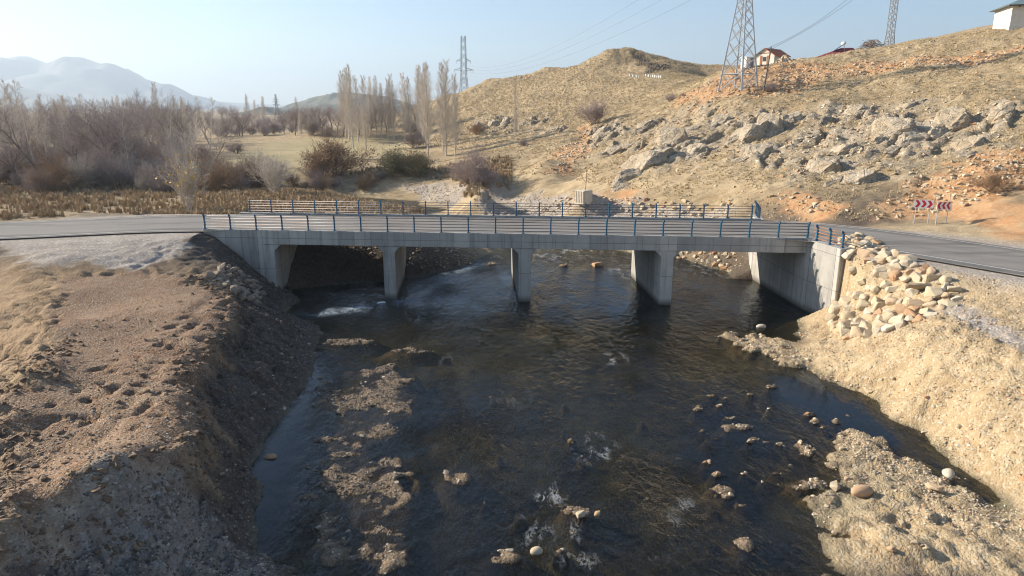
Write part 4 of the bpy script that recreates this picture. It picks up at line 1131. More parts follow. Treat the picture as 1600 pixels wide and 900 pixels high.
class Tree:
    def __init__(s, seed): s.r = random.Random(seed); s.T = MB(); s.C = MB(); s.tips = []
    def branch(s, p, d, L, r0, lvl, cfg):
        r = s.r
        n = cfg['seg'][lvl]; pts = [p.copy()]; dirs = [d.copy()]
        q, dd = p.copy(), d.copy()
        for i in range(n):
            j = cfg['wob'][lvl]
            dd = (dd + Vector((r.gauss(0, j), r.gauss(0, j), r.gauss(0, j) + cfg['up'][lvl]))).normalized()
            q = q + dd * (L / n); pts.append(q.copy()); dirs.append(dd.copy())
        tip = cfg['tip'][lvl]
        rad = [r0 * (1 - (1 - tip) * i / n) for i in range(n + 1)]
        last = lvl == len(cfg['seg']) - 1
        if lvl <= cfg['trunk_lv']: s.T.tube(pts, rad, 7 if lvl == 0 else 5, False)
        else: s.C.tube(pts, rad, 3, False)
        if last: s.tips.append(pts[-1]); return
        k = cfg['n'][lvl]
        az = r.uniform(0, 6.28)
        for i in range(k):
            t = cfg['start'][lvl] + (1 - cfg['start'][lvl]) * ((i + r.random()) / k)
            f = t * n; a = min(int(f), n - 1); f -= a
            pp = pts[a].lerp(pts[a + 1], f); az += 2.4 + r.gauss(0, .4)
            ang = cfg['ang'][lvl] * r.uniform(.7, 1.25)
            cl = cfg['len'][lvl](L, t) * r.uniform(.75, 1.2)
            cr = max(cfg['rmin'], rad[a] * cfg['rr'][lvl])
            s.branch(pp, rot_dir(dirs[a], ang, az), cl, cr, lvl + 1, cfg)
def tree_variant(kind, seed, H):
    t = Tree(seed); r = t.r
    if kind == 'poplar':
        cfg = dict(seg=[10, 4, 2, 1], wob=[.012, .05, .09, .1], up=[.01, .10, .10, .05], tip=[.12, .25, .4, .5], n=[68, 7, 5], start=[.10, .25, .15], ang=[.55, .42, .4],
                   len=[lambda L, q: L * (.16 * (1 - q) + .045), lambda L, q: L * .5, lambda L, q: L * .6], rr=[.34, .5, .6], rmin=.017, trunk_lv=1)
        t.branch(Vector((0, 0, -.4)), Vector((0, 0, 1)), H, H * .0095 + .02, 0, cfg)
    elif kind == 'dome':
        cfg = dict(seg=[4, 4, 3, 2, 1], wob=[.07, .13, .15, .16, .12], up=[.0, .05, .05, .05, .02], tip=[.6, .3, .35, .4, .5], n=[8, 7, 6, 5], start=[.45, .25, .2, .15], ang=[.72, .66, .62, .55],
                   len=[lambda L, q: H * .42, lambda L, q: L * .52, lambda L, q: L * .5, lambda L, q: L * .55], rr=[.55, .5, .5, .6], rmin=.012, trunk_lv=2)
        t.branch(Vector((0, 0, -.4)), rot_dir(Vector((0, 0, 1)), r.uniform(0, .12), r.uniform(0, 6.28)), H * .48, H * .018, 0, cfg)
    elif kind == 'lean':
        cfg = dict(seg=[6, 4, 3, 2, 1], wob=[.09, .14, .15, .16, .12], up=[.05, .09, .07, .05, .02], tip=[.35, .3, .35, .4, .5], n=[9, 6, 6, 5], start=[.35, .25, .2, .15], ang=[.8, .65, .6, .5],
                   len=[lambda L, q: L * .42, lambda L, q: L * .5, lambda L, q: L * .5, lambda L, q: L * .55], rr=[.5, .5, .5, .6], rmin=.012, trunk_lv=2)
        t.branch(Vector((0, 0, -.4)), rot_dir(Vector((0, 0, 1)), .62, r.uniform(0, 6.28)), H * .85, H * .017, 0, cfg)
    elif kind == 'slim':
        cfg = dict(seg=[8, 3, 2, 1], wob=[.03, .09, .12, .1], up=[.02, .06, .05, .02], tip=[.15, .3, .4, .5], n=[30, 7, 5], start=[.22, .2, .15], ang=[.7, .6, .5],
                   len=[lambda L, q: L * (.26 * (1 - q) + .05), lambda L, q: L * .45, lambda L, q: L * .55], rr=[.35, .5, .6], rmin=.011, trunk_lv=1)
        t.branch(Vector((0, 0, -.4)), rot_dir(Vector((0, 0, 1)), r.uniform(0, .08), r.uniform(0, 6.28)), H, H * .010, 0, cfg)
    elif kind in ('shrub', 'tuft'):
        cfg = dict(seg=[4, 3, 2, 1], wob=[.10, .13, .14, .1], up=[.03, .05, .05, .02], tip=[.3, .35, .4, .5], n=[7, 6, 5], start=[.2, .2, .15], ang=[.55, .55, .5],
                   len=[lambda L, q: L * .48, lambda L, q: L * .5, lambda L, q: L * .55], rr=[.55, .55, .6], rmin=.009, trunk_lv=0)
        ns = 20 if kind == 'shrub' else 11
        for i in range(ns):
            a = r.uniform(0, 6.28); tilt = (r.uniform(.05, .95) if kind == 'shrub' else r.uniform(.02, .35))
            t.branch(Vector((math.cos(a) * .12 * H * r.random(), math.sin(a) * .12 * H * r.random(), -.15)), rot_dir(Vector((0, 0, 1)), tilt, a), H * r.uniform(.62, .9) * (1 - .18 * tilt), .012 + H * .006, 0, cfg)
    return t
def leaf_mesh(t, name, n, size, mat, r, spread=.25, lo=0.0):
    mb = MB(); zs = [p.z for p in t.tips]; zmax = max(zs)
    tips = [p for p in t.tips if p.z > lo * zmax]
    for _ in range(n):
        p = r.choice(tips) + Vector((r.gauss(0, spread), r.gauss(0, spread), r.gauss(0, spread)))
        a = Vector((r.gauss(0, 1), r.gauss(0, 1), r.gauss(0, 1))).normalized(); b = a.orthogonal().normalized()
        s = size * r.uniform(.6, 1.4)
        mb.add([tuple(p - a * s), tuple(p + b * s * .6), tuple(p + a * s), tuple(p - b * s * .6)], [(0, 1, 2, 3)])
    return mb.mesh(name, mat)
VAR = {}
def variants(key, kind, seeds, H, mt, mc):
    VAR[key] = []
    for sd in seeds:
        t = tree_variant(kind, sd, H)
        VAR[key].append((t.T.mesh('trunk', mt, True), t.C.mesh('crown', mc), H, t))
variants('poplar', 'poplar', (1, 2, 3, 4), 20.0, B_PALE, B_TWIG_PALE)
variants('dome', 'dome', (11, 12, 13), 11.0, B_DARK, B_TWIG_MAUVE)
variants('lean', 'lean', (21, 22), 10.0, B_DARK, B_TWIG_MAUVE)
variants('slim', 'slim', (31, 32, 33), 12.0, B_PALE, B_TWIG_PALE)
variants('shrub', 'shrub', (41, 42, 43), 3.0, B_DARK, B_TWIG_MAUVE)
variants('brush', 'shrub', (44, 45), 3.0, B_TWIG_BROWN, B_TWIG_BROWN)
variants('tuft', 'tuft', (51, 52), 4.0, B_TWIG_PALE, B_TWIG_PALE)
TR = random.Random(77)
def plant(name, key, x, y, h, label, cat='tree', group=None, wide=1.0, vi=None, leaf=None, tilt=None, crown='crown'):
    tm, cm, H, t = VAR[key][TR.randrange(len(VAR[key])) if vi is None else vi]
    root = empty(name, (x, y, ground_z(x, y) - .02), TR.uniform(0, 6.28))
    tag(root, label, cat, group)
    s = h / H; root.scale = (s * wide, s * wide, s)
    if tilt: root.rotation_euler = tilt
    put('trunk' if key not in ('shrub', 'brush', 'tuft') else 'stems', tm, root); put('crown', cm, root)
    if leaf: put('leaves', leaf, root)
    return root
def top_h(px, py_top, x, y):
    """height of a plant at ground point x,y whose tip is seen at py_top"""
    return PY(px, py_top, y)[2] - ground_z(x, y)
POP = [(552, 232, 104, 'tallest poplar at the left end of the poplar row'), (541, 216, 112, 'slim poplar behind the leftmost tall poplar'), (546, 219, 108, None), (560, 222, 120, None), (536, 213, 118, None),
       (572, 236, 120, 'poplar with a low bare trunk standing forward in the second clump'), (580, 214, 122, None), (589, 213, 120, None), (597, 214, 132, None),
       (607, 218, 125, 'poplar at the left of the pair in the middle of the row'), (616, 218, 118, 'poplar at the right of the pair in the middle of the row'),
       (633, 221, 116, 'two stemmed poplar left of the bush on the slope'), (640, 221, 122, None),
       (655, 212, 104, None), (661, 226, 106, None), (669, 244, 100, 'poplar with dark trunk base in the fifth clump'), (666, 230, 103, None),
       (692, 236, 100, 'tall pale poplar second from the hill'), (697, 244, 98, 'tallest pale poplar near the hill, standing forward'), (712, 244, 118, 'last poplar of the row, next to the hill')]
for n_p, (px, py, ty, lab) in enumerate(POP):
    h = hit(px, py); hh = top_h(px, ty, h.x, h.y)
    plant('poplar_tree', 'poplar', h.x, h.y, hh, lab or '%s bare poplar from the left in the row below the hill' % ['first', 'second', 'third', 'fourth', 'fifth', 'sixth', 'seventh', 'eighth', 'ninth', 'tenth', 'eleventh', 'twelfth', 'thirteenth', 'fourteenth', 'fifteenth', 'sixteenth', 'seventeenth', 'eighteenth', 'nineteenth', 'twentieth'][sorted(q[0] for q in POP).index(px)], 'tree', 'bare poplars in a row at the foot of the hill', 1.0 if lab else .9)
h = hit(805, 226); plant('slender_tree', 'poplar', h.x, h.y, top_h(805, 138, h.x, h.y), 'slender lone bare tree on the hillside before the cliff rocks', 'tree', None, .55)
# thicket left: numbered by look only
def scatter_px(n, x0, x1, y0, y1, mind, R):
    out = []
    for _ in range(n * 30):
        px = R.uniform(x0, x1); py = y0 + (y1 - y0) * R.random()
        h = hit(px, py)
        if h is None or h.y < 66: continue
        if all((h.x - a) ** 2 + (h.y - b) ** 2 > mind * mind for a, b, _, _ in out): out.append((h.x, h.y, px, py))
        if len(out) >= n: break
    return out
R = random.Random(3)
def spot(px, py, row=True):
    a = 'at the left picture edge' if px < 60 else 'left of the tallest tree' if px < 140 else 'around the tallest tree' if px < 205 else 'right of the tallest tree' if px < 270 else 'close to the meadow'
    return a
def size_word(h, lo, hi): return 'low' if h < lo else 'tall' if h > hi else 'middling'
ORD = ['first', 'second', 'third', 'fourth', 'fifth', 'sixth', 'seventh', 'eighth', 'ninth', 'tenth', 'eleventh', 'twelfth', 'thirteenth', 'fourteenth', 'fifteenth', 'sixteenth', 'seventeenth', 'eighteenth', 'nineteenth', 'twentieth'] + ['%dth' % i for i in range(21, 60)]
LOOK = {'dome': 'round crowned bare tree', 'lean': 'leaning dark bare tree', 'slim': 'slim pale bare tree', 'poplar': 'narrow columnar bare poplar'}
TH = 'bare trees of the thicket beyond the left road'
for x, y, px, py in scatter_px(44, -30, 330, 246, 288, 2.8, R):
    k = R.choice(['dome', 'lean', 'slim', 'slim'])
    hh = R.uniform(7.5, 11) if px < 210 else R.uniform(5, 8)
    plant('bare_tree', k, x, y, hh * (1.12 if k == 'slim' else 1), '%s %s in the thicket front, %s' % (size_word(hh, 7, 9.2), LOOK[k], spot(px, py)), 'tree', TH, 1.0)
for x, y, px, py in scatter_px(96, -30, 345, 214, 250, 2.9, R):
    k = R.choice(['dome', 'slim', 'slim', 'lean', 'poplar'])
    hh = R.uniform(9, 13) * (1.25 if k == 'poplar' else 1)
    plant('bare_tree', k, x, y, hh, '%s %s at the back of the thicket, %s' % (size_word(hh, 10.4, 12), LOOK[k], spot(px, py)), 'tree', TH)
for px, py, ty, k, lab in [(172, 285, 148, 'dome', 'tallest round crowned bare tree on a dark stem in the left thicket'), (98, 285, 176, 'lean', 'leaning dark trunk with spread crown in the left thicket'), (140, 262, 178, 'lean', 'long leaning bare limb crossing the left thicket'),
                           (205, 288, 190, 'slim', 'white stemmed birch like tree at the edge of the left thicket'), (306, 255, 150, 'slim', 'white stemmed slim tree before the meadow'), (252, 240, 132, 'poplar', 'dark narrow poplar rising above the left thicket'), (294, 232, 154, 'poplar', 'thin needle like poplar alone above the thicket'),
                           (10, 262, 122, 'slim', 'tall grey tree at the far left edge of the picture'), (38, 258, 124, 'slim', 'second tall grey tree beside the one at the far left edge'), (30, 290, 205, 'dome', 'low round bare willow at the left end of the road')]:
    h = hit(px, py); plant('bare_tree', k, h.x, h.y, top_h(px, ty, h.x, h.y), lab, 'tree', TH)
for x, y, px, py in scatter_px(120, -30, 390, 258, 304, 1.35, R):
    if px > 345 and py < 285: continue
    k = R.choice(['shrub', 'shrub', 'tuft', 'brush']); hh = R.uniform(1.8, 4.6)
    plant('bare_shrub', k, x, y, hh, '%s %s shrub before the thicket, %s' % (size_word(hh, 2.7, 3.7), {'shrub': 'grey twiggy', 'tuft': 'pale upright', 'brush': 'brown twiggy'}[k], spot(px, py)), 'shrub', 'bare shrubs before the thicket', 1.15)
# far trees across the meadow
for x, y, px, py in scatter_px(95, 325, 650, 197, 214, 4.5, R):
    k = R.choice(['dome', 'dome', 'dome', 'shrub', 'slim'])
    plant('far_tree', k, x, y, R.uniform(6, 10) if k != 'shrub' else R.uniform(3, 5), 'bare %s in the belt behind the meadow, %s' % ({'dome': 'round crowned tree', 'shrub': 'low bush', 'slim': 'slim pale tree'}[k], 'beside the thicket' if px < 400 else 'left of the pale poplars' if px < 465 else 'behind the pale poplars' if px < 520 else 'behind the poplar row'), 'tree', 'tree belt behind the meadow', 1.15)
for x, y, px, py in scatter_px(46, -20, 660, 186, 198, 9, R):
    k = R.choice(['dome', 'dome', 'poplar', 'slim'])
    plant('far_tree', k, x, y, R.uniform(9, 15) * (1.3 if k == 'poplar' else 1), 'distant bare %s on the valley floor, %s' % ({'dome': 'round tree', 'poplar': 'poplar', 'slim': 'slim tree'}[k], 'behind the thicket' if px < 200 else 'below the mountain foot' if px < 350 else 'below the small hills' if px < 530 else 'behind the poplar row'), 'tree', 'distant trees on the valley floor', 1.2)
for px, py, ty, lab in [(470, 213, 172, 'pale bare poplar left in the belt behind the meadow'), (484, 213, 170, 'second pale bare poplar in the belt behind the meadow'), (497, 211, 176, 'third pale bare poplar in the belt behind the meadow'), (400, 200, 157, 'grey poplar clump behind the belt at the left')]:
    h = hit(px, py); plant('far_tree', 'poplar', h.x, h.y, top_h(px, ty, h.x, h.y), lab, 'tree', None, 1.2)
# shrubs between bridge and meadow
def shrub(px, py, ty, key, lab, wide=1.0, leaf=None, vi=0, cat='shrub'):
    h = hit(px, py); return plant('shrub', key, h.x, h.y, top_h(px, ty, h.x, h.y), lab, cat, None, wide, vi, leaf)
LR = random.Random(9)
LV_RUST = leaf_mesh(VAR['brush'][0][3], 'leaves', 1500, .055, L_RUST, LR, .18)
LV_OLIVE = leaf_mesh(VAR['brush'][1][3], 'leaves', 5200, .075, L_OLIVE, LR, .22)
LV_YEL = leaf_mesh(VAR['tuft'][0][3], 'leaves', 800, .15, L_YELLOW, LR, .15, .25)
LV_YEL2 = leaf_mesh(VAR['tuft'][1][3], 'leaves', 220, .14, L_YELLOW, LR, .15, .3)
shrub(525, 274, 216, 'brush', 'big rust brown willow bush left of the poplars', 1.25, LV_RUST, 0)
shrub(505, 276, 235, 'brush', 'smaller rust bush leaning on the big willow bush', 1.2, LV_RUST, 0)
shrub(617, 272, 238, 'brush', 'grey green leafy bush below the poplars, left half', 1.35, LV_OLIVE, 1)
shrub(652, 273, 241, 'brush', 'grey green leafy bush below the poplars, right half', 1.35, LV_OLIVE, 1)
shrub(736, 287, 238, 'shrub', 'round mauve thorn bush at the foot of the hill', 1.1, None, 0)
shrub(757, 291, 262, 'shrub', 'small dark shrub right of the round mauve bush', 1.2, None, 1)
shrub(648, 232, 205, 'shrub', 'bare bush among the last poplars', 1.2, None, 2)
shrub(929, 194, 158, 'shrub', 'grey bare bush high on the grassy slope', 1.2, None, 1)
shrub(745, 210, 192, 'brush', 'reddish low bush before the left cliff rocks', 1.2, LV_RUST, 0)
shrub(1047, 160, 148, 'shrub', 'low brown bush below the orange cutting', 1.6, None, 0)
shrub(1067, 154, 146, 'shrub', 'second low brown bush below the orange cutting', 1.6, None, 2)
shrub(1205, 140, 130, 'shrub', 'low bush at the foot of the utility pole', 1.5, None, 1)
shrub(1550, 298, 268, 'brush', 'faded brown bush on the right road cutting', 1.3, None, 0)
shrub(417, 288, 245, 'shrub', 'dark spreading bush at the near end of the meadow', 1.4, None, 1)
shrub(370, 240, 222, 'shrub', 'dark shrub at the left margin of the meadow', 1.2, None, 2)
shrub(818, 228, 218, 'shrub', 'low dark bush beside the slender tree', 1.4, None, 0)
for n_w, (x, y, px, py) in enumerate(sorted(scatter_px(26, 395, 640, 288, 306, 1.1, R), key=lambda q: q[2])):
    if y > 108: continue
    yl = 470 < px < 650
    lf = LV_YEL if (yl and R.random() < .42) else (LV_YEL2 if yl else None)
    plant('weed_shrub', 'tuft', x, y, R.uniform(2.2, 4.2), ('tall weed with yellow leaves behind the far railing, %s from the left' if lf else 'tall bare weed behind the far railing, %s from the left') % ORD[n_w], 'weed', 'tall weeds behind the far railing', 1.2, 0 if lf is LV_YEL else (1 if lf else None), lf)
for n_w, (x, y, px, py) in enumerate(sorted(scatter_px(16, 395, 600, 280, 300, 1.4, R), key=lambda q: q[2])):
    plant('bare_shrub', R.choice(['shrub', 'brush']), x, y, R.uniform(1.4, 2.6), 'low brown shrub among the tall weeds, %s from the left' % ORD[n_w], 'shrub', 'low shrubs behind the far railing', 1.2)
h = PZ(295, 330, 4.3); plant('sapling', 'tuft', h[0], h[1], 4.9, 'lone sapling with a few yellow leaves beside the left road', 'tree', None, .75, 1, LV_YEL2)

# ------------------------------------------------------------------ scattered small stuff (instances on points)
def gn_scatter(name, src_mesh, pts, rots, scl, mat, parent=None):
    src = bpy.data.objects.new(name + '_source', src_mesh)
    me = bpy.data.meshes.new(name); me.vertices.add(len(pts)); me.vertices.foreach_set('co', np.asarray(pts, np.float32).ravel())
    a = me.attributes.new('rot', 'FLOAT_VECTOR', 'POINT'); a.data.foreach_set('vector', np.asarray(rots, np.float32).ravel())
    a = me.attributes.new('scl', 'FLOAT_VECTOR', 'POINT'); a.data.foreach_set('vector', np.asarray(scl, np.float32).ravel())
    me.materials.append(mat)
    o = put(name, me, parent)
    ng = bpy.data.node_groups.new(name, 'GeometryNodeTree')
    ng.interface.new_socket('Geometry', in_out='INPUT', socket_type='NodeSocketGeometry'); ng.interface.new_socket('Geometry', in_out='OUTPUT', socket_type='NodeSocketGeometry')
    gi = ng.nodes.new('NodeGroupInput'); go = ng.nodes.new('NodeGroupOutput'); ip = ng.nodes.new('GeometryNodeInstanceOnPoints'); oi = ng.nodes.new('GeometryNodeObjectInfo')
    oi.inputs[0].default_value = src
    for nm, sk in (('rot', 'Rotation'), ('scl', 'Scale')):
        na = ng.nodes.new('GeometryNodeInputNamedAttribute'); na.data_type = 'FLOAT_VECTOR'; na.inputs[0].default_value = nm
        ng.links.new(na.outputs[0], ip.inputs[sk])
    ng.links.new(gi.outputs[0], ip.inputs['Points']); ng.links.new(oi.outputs['Geometry'], ip.inputs['Instance']); ng.links.new(ip.outputs[0], go.inputs[0])
    md = o.modifiers.new('scatter', 'NODES'); md.node_group = ng
    return o
NR = np.random.RandomState(4)
def rand_area(n, x0, x1, y0, y1): return NR.uniform(x0, x1, n), NR.uniform(y0, y1, n)
def tilt(n, a=.5): return np.stack([NR.uniform(-a, a, n), NR.uniform(-a, a, n), NR.uniform(0, 6.28, n)], 1)
MS_DARKG = stone_mat('shade_dark_gravel', [(.15, .125, .10), (.21, .18, .15), (.10, .08, .065), (.27, .24, .205)], .6, 5)  # stone tones lowered to put the left slope's shade into the colour
MS_CLOD = stone_mat('soil_clod', [(.20, .135, .085), (.26, .175, .11), (.15, .10, .065)], .6, 4)
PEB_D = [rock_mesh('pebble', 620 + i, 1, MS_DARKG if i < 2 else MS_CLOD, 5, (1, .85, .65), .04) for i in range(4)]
PEB = [rock_mesh('pebble', 600 + i, 1, MS_GREY if i < 2 else MS_TAN, 5, (1, .85, .65), .04) for i in range(4)]
# gravel on the left bank and bench
def pebbles(name, label, n, box, keep, meshes, smin, smax, pw=3.0):
    x, y = rand_area(n, *box); z = ground_zs(x, y); k = keep(x, y, z)
    x, y, z = x[k], y[k], z[k]; m = len(x)
    for i, mm in enumerate(meshes):
        s_ = slice(i, m, len(meshes)); c = len(x[s_])
        s = smin + (smax - smin) * NR.random_sample(c) ** pw
        o = gn_scatter(name, mm, np.stack([x[s_], y[s_], z[s_] + s * .1], 1), tilt(c), np.stack([s, s * NR.uniform(.8, 1.2, c), s * NR.uniform(.7, 1.1, c)], 1), mm.materials[0])
        tag(o, label + (' of darker grain' if i else ''), 'gravel', None, 'stuff')
in_bench = lambda x, y: field_at('a', 0, x, y)
pebbles('gravel', 'loose brown grit strewn over the left bench', 60000, (-21, -6, 13.5, 54), lambda x, y, z: (z > 2.3) & (NR.random_sample(len(x)) < .10 + .65 * (fbm(x / 1.5, y / 1.5, 3, 200) > .1)), [PEB[0], PEB_D[2]], .010, .055)
pebbles('gravel', 'shade-darkened stones strewn down the left bank', 45000, (-19, -5, 13.5, 54), lambda x, y, z: (z > .0) & (z < 3.1) & (in_bench(x, y) < .5), PEB_D[:2], .014, .12)
pebbles('gravel', 'brown soil clods along the broken edge of the left bench', 16000, (-21, -6, 13.5, 50), lambda x, y, z: (z > .4) & (NR.random_sample(len(x)) < .035 + np.exp(-(seg_dist(x, y, Z_BENCH, True) / .7) ** 2)), PEB_D[2:], .04, .22)
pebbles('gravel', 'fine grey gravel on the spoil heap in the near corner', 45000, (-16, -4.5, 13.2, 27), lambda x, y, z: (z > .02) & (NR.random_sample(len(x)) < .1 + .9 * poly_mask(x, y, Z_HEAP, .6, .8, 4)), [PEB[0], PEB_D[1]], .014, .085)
pebbles('gravel', 'pale gravel strewn over the right bank and shoulder', 52000, (14, 29, 20, 50), lambda x, y, z: (z > .02) & (z < 4.85) & (NR.random_sample(len(x)) < .2 + .8 * (fbm(x / 1.5, y / 1.5, 3, 201) > 0)), PEB[2:], .015, .10)
keep_bar = lambda x, y, z: (z > .0) & (z < .9) & (field_at('c', 1, x, y) > .3) & (NR.random_sample(len(x)) < .12 + .88 * (fbm(x / 1.1, y / 1.1, 3, 207) > .05))
pebbles('gravel', 'wet brown pebbles on the bars below the left bank', 60000, (-11, 6, 15, 45), keep_bar, [PEB[0], PEB_D[2]], .012, .07)
pebbles('gravel', 'pale pebbles on the bars below the right bank', 90000, (6, 20, 15, 45), keep_bar, [PEB[0], PEB[3]], .012, .085)
pebbles('gravel', 'gravel heaped on the banks upstream of the bridge', 30000, (-20, 26, 60, 120), lambda x, y, z: (z > .03) & (z < 4.6) & (field_at('a', 1, x, y) + field_at('c', 0, x, y) > .4), PEB[2:], .05, .22)
pebbles('gravel', 'small rocks strewn over the hillside', 80000, (-5, 95, 58, 140), lambda x, y, z: (z > 4.9) & (NR.random_sample(len(x)) < .06 + .4 * field_at('a', 3, x, y) + .8 * field_at('a', 2, x, y)) & (field_at('a', 1, x, y) < .5), PEB[2:], .06, .40)
pebbles('gravel', 'grit spilling over the edges of the asphalt', 60000, (-75, 40, 25, 66), lambda x, y, z: (np.abs(seg_dist(x, y, ROAD[::2]) - 5.0) < .75) & ((uw(x, y)[0] < U_L - .3) | (uw(x, y)[0] > U_RA + 2)), [PEB[0], PEB[2]], .015, .07)
# dry grass
def tuft_mesh(seed, n, h, w, lean, mat):
    r = random.Random(seed); mb = MB()
    for _ in range(n):
        a = r.uniform(0, 6.28); d = Vector((math.cos(a), math.sin(a), 0)); t = Vector((-d.y, d.x, 0)); o = d * r.uniform(0, .25) * h
        L = h * r.uniform(.5, 1.1); ln = lean * r.uniform(.2, 1.0)
        p0, p1, p2 = o, o + d * ln * L * .35 + Vector((0, 0, L * .6)), o + d * ln * L + Vector((0, 0, L * .95 * (1 - .35 * ln)))
        mb.add([tuple(p0 - t * w), tuple(p0 + t * w), tuple(p1 + t * w * .7), tuple(p1 - t * w * .7), tuple(p2)], [(0, 1, 2, 3), (3, 2, 4)])
    return mb.mesh('tuft', mat)
def grass_mat(name, cols):
    t = NT(name); r = t.rand(); c = t.ramp(r, [(i / (len(cols) - 1), q) for i, q in enumerate(cols)])
    n = t.noise(t.pos(), .15, 3); c = t.mix(t.math('MULTIPLY', t.ramp(n, [(.4, 0.0), (.6, 1.0)]), .4), c, cols[0])
    t.bsdf(c, .85, spec=.2); return t.m
G_STRAW = grass_mat('straw', [(.49, .375, .21), (.62, .495, .30), (.69, .575, .385), (.43, .325, .185)])
G_REED = grass_mat('reed', [(.40, .285, .165), (.50, .375, .225), (.31, .215, .13), (.55, .435, .28)])
def grass(name, label, n, box, keep, mesh, smin, smax, mat):
    x, y = rand_area(n, *box); z = ground_zs(x, y); k = keep(x, y, z); x, y, z = x[k], y[k], z[k]; c = len(x)
    s = NR.uniform(smin, smax, c)
    tag(gn_scatter(name, mesh, np.stack([x, y, z - .02], 1), tilt(c, .15), np.stack([s * NR.uniform(.8, 1.4, c), s * NR.uniform(.8, 1.4, c), s], 1), mat), label, 'grass', None, 'stuff')
TM1 = tuft_mesh(1, 16, 1.0, .045, .8, G_STRAW); TM2 = tuft_mesh(2, 22, 1.0, .03, .35, G_REED)
rdist = lambda x, y: seg_dist(x, y, ROAD[::2])
grass('dry_grass', 'short straw coloured grass over the hillside', 75000, (-15, 105, 58, 150), lambda x, y, z: (z > 4.6) & (rdist(x, y) > 6.5) & (fbm(x / 4, y / 4, 3, 305) + .4 * NR.random_sample(len(x)) > .05) & (NR.random_sample(len(x)) < (1 - field_at('a', 3, x, y)) * (1 - .9 * field_at('a', 2, x, y)) * (1 - field_at('a', 1, x, y))), TM1, .12, .32, G_STRAW)
grass('dry_grass', 'straw coloured grass on the upper slope and knoll', 26000, (-20, 90, 150, 245), lambda x, y, z: z > 5.5, TM1, .2, .45, G_STRAW)
grass('reed_grass', 'tall tawny reed grass along the far side of the left road', 20000, (-95, -26, 50, 105), lambda x, y, z: (rdist(x, y) > 7.5 + 5.5 * sstep(-52, -36, x) + 2.2 * fbm(x / 5, y / 5, 2, 301)) & (rdist(x, y) < 42) & (z > 3.2) & (y > 56) & (NR.random_sample(len(x)) < .08 + .75 * (fbm(x / 3, y / 3, 3, 300) > .05)), TM2, .3, 1.0, G_REED)
grass('dry_grass', 'rough dry grass among the weeds behind the far railing', 9000, (-34, 0, 62, 125), lambda x, y, z: (z > 2.6) & (rdist(x, y) > 6.5), TM2, .35, .9, G_REED)

# ------------------------------------------------------------------ pylons, poles, wires
def galv(name, c):
    t = NT(name); n = t.noise(t.pos(), 1.5, 4, .6)
    t.bsdf(t.mix(n, c, tuple(x * .75 for x in c)), .5, None, .35, .5); return t.m
MG = galv('galvanised_steel', (.55, .56, .57)); MG_D = galv('dark_steel', (.20, .215, .235))
def pylon(name, label, loc, rz, stages, arms, member, mat, group='steel lattice towers'):
    """stages: (height, half width); arms: (height, reach)"""
    root = empty(name, loc, rz); tag(root, label, 'pylon', group)
    cs = ((-1, -1), (1, -1), (1, 1), (-1, 1))
    for cx, cy_ in cs:
        mb = MB(); mb.tube([(cx * w, cy_ * w, h) for h, w in stages], [member * (1.25 if i < 3 else .9) for i in range(len(stages))], 4)
        mb.build('leg', mat, root)
    for (h0, w0), (h1, w1) in zip(stages[:-1], stages[1:]):
        for k in range(4):
            a, b = cs[k], cs[(k + 1) % 4]
            for p, q in (((a[0] * w0, a[1] * w0, h0), (b[0] * w1, b[1] * w1, h1)), ((b[0] * w0, b[1] * w0, h0), (a[0] * w1, a[1] * w1, h1))):
                mb = MB(); mb.bar(p, q, member * .75); mb.build('brace', mat, root)
    for k in range(4):
        for h, w in (stages[1], stages[len(stages) // 2]):
            a, b = cs[k], cs[(k + 1) % 4]
            mb = MB(); mb.bar((a[0] * w, a[1] * w, h), (b[0] * w, b[1] * w, h), member * .8); mb.build('girt', mat, root)
    for h, rch in arms:
        w = np.interp(h, [s[0] for s in stages], [s[1] for s in stages])
        for sg in (-1, 1):
            mb = MB()
            for yy in (-w, w):
                mb.bar((sg * w, yy, h), (sg * rch, 0, h + .1), member * .9); mb.bar((sg * w, yy, h + 1.3), (sg * rch, 0, h + .1), member * .9)
            mb.build('cross_arm', mat, root)
            mb = MB(); mb.tube([(sg * rch, 0, h + .1), (sg * rch, 0, h - 1.3)], .09, 6); mb.build('insulator', mat, root)
    return root
def stages(h, w0, w1, n, top=None):
    out = []; z = 0.0; k = 0
    for i in range(n + 1):
        f = 1 - (1 - i / n) ** 1.35
        out.append((h * f, w0 + (w1 - w0) * f))
    if top:
        for i in range(1, top[2] + 1): out.append((h + (top[0] - h) * i / top[2], w1 + (top[1] - w1) * i / top[2]))
    return out
pb_ = PY(1153, 142, 117); zb = ground_z(pb_[0], pb_[1])
PYL = pylon('pylon', 'big pale steel lattice pylon standing on the orange cutting', (pb_[0], pb_[1], zb - .3), math.radians(38), stages(14.0, 2.15, .72, 7, (26, .55, 8)), [(17.5, 3.4), (20.5, 3.4), (23.5, 3.4)], .13, MG)
pm = PY(1389, 70, 142); zm = ground_z(pm[0], pm[1])
MAST = pylon('lattice_mast', 'slim lattice mast beside the brush pile on the ridge', (pm[0], pm[1], zm - .5), .5, stages(3.0, .75, .5, 2, (20, .42, 16)), [(17, 1.6)], .09, MG)
pf = PY(725, 134, 420); zf = 12.0
FARP = pylon('pylon', 'dark slender pylon behind the grassy hill', (pf[0], pf[1], ground_z(pf[0], pf[1]) - 1), .3, stages(30, 4.2, 1.5, 8, (PY(725, 53, 420)[2] - ground_z(pf[0], pf[1]), 1.1, 5)), [(33.5, 5.5), (38.5, 4)], .14, MG_D)
pt = PY(432, 170, 1150)
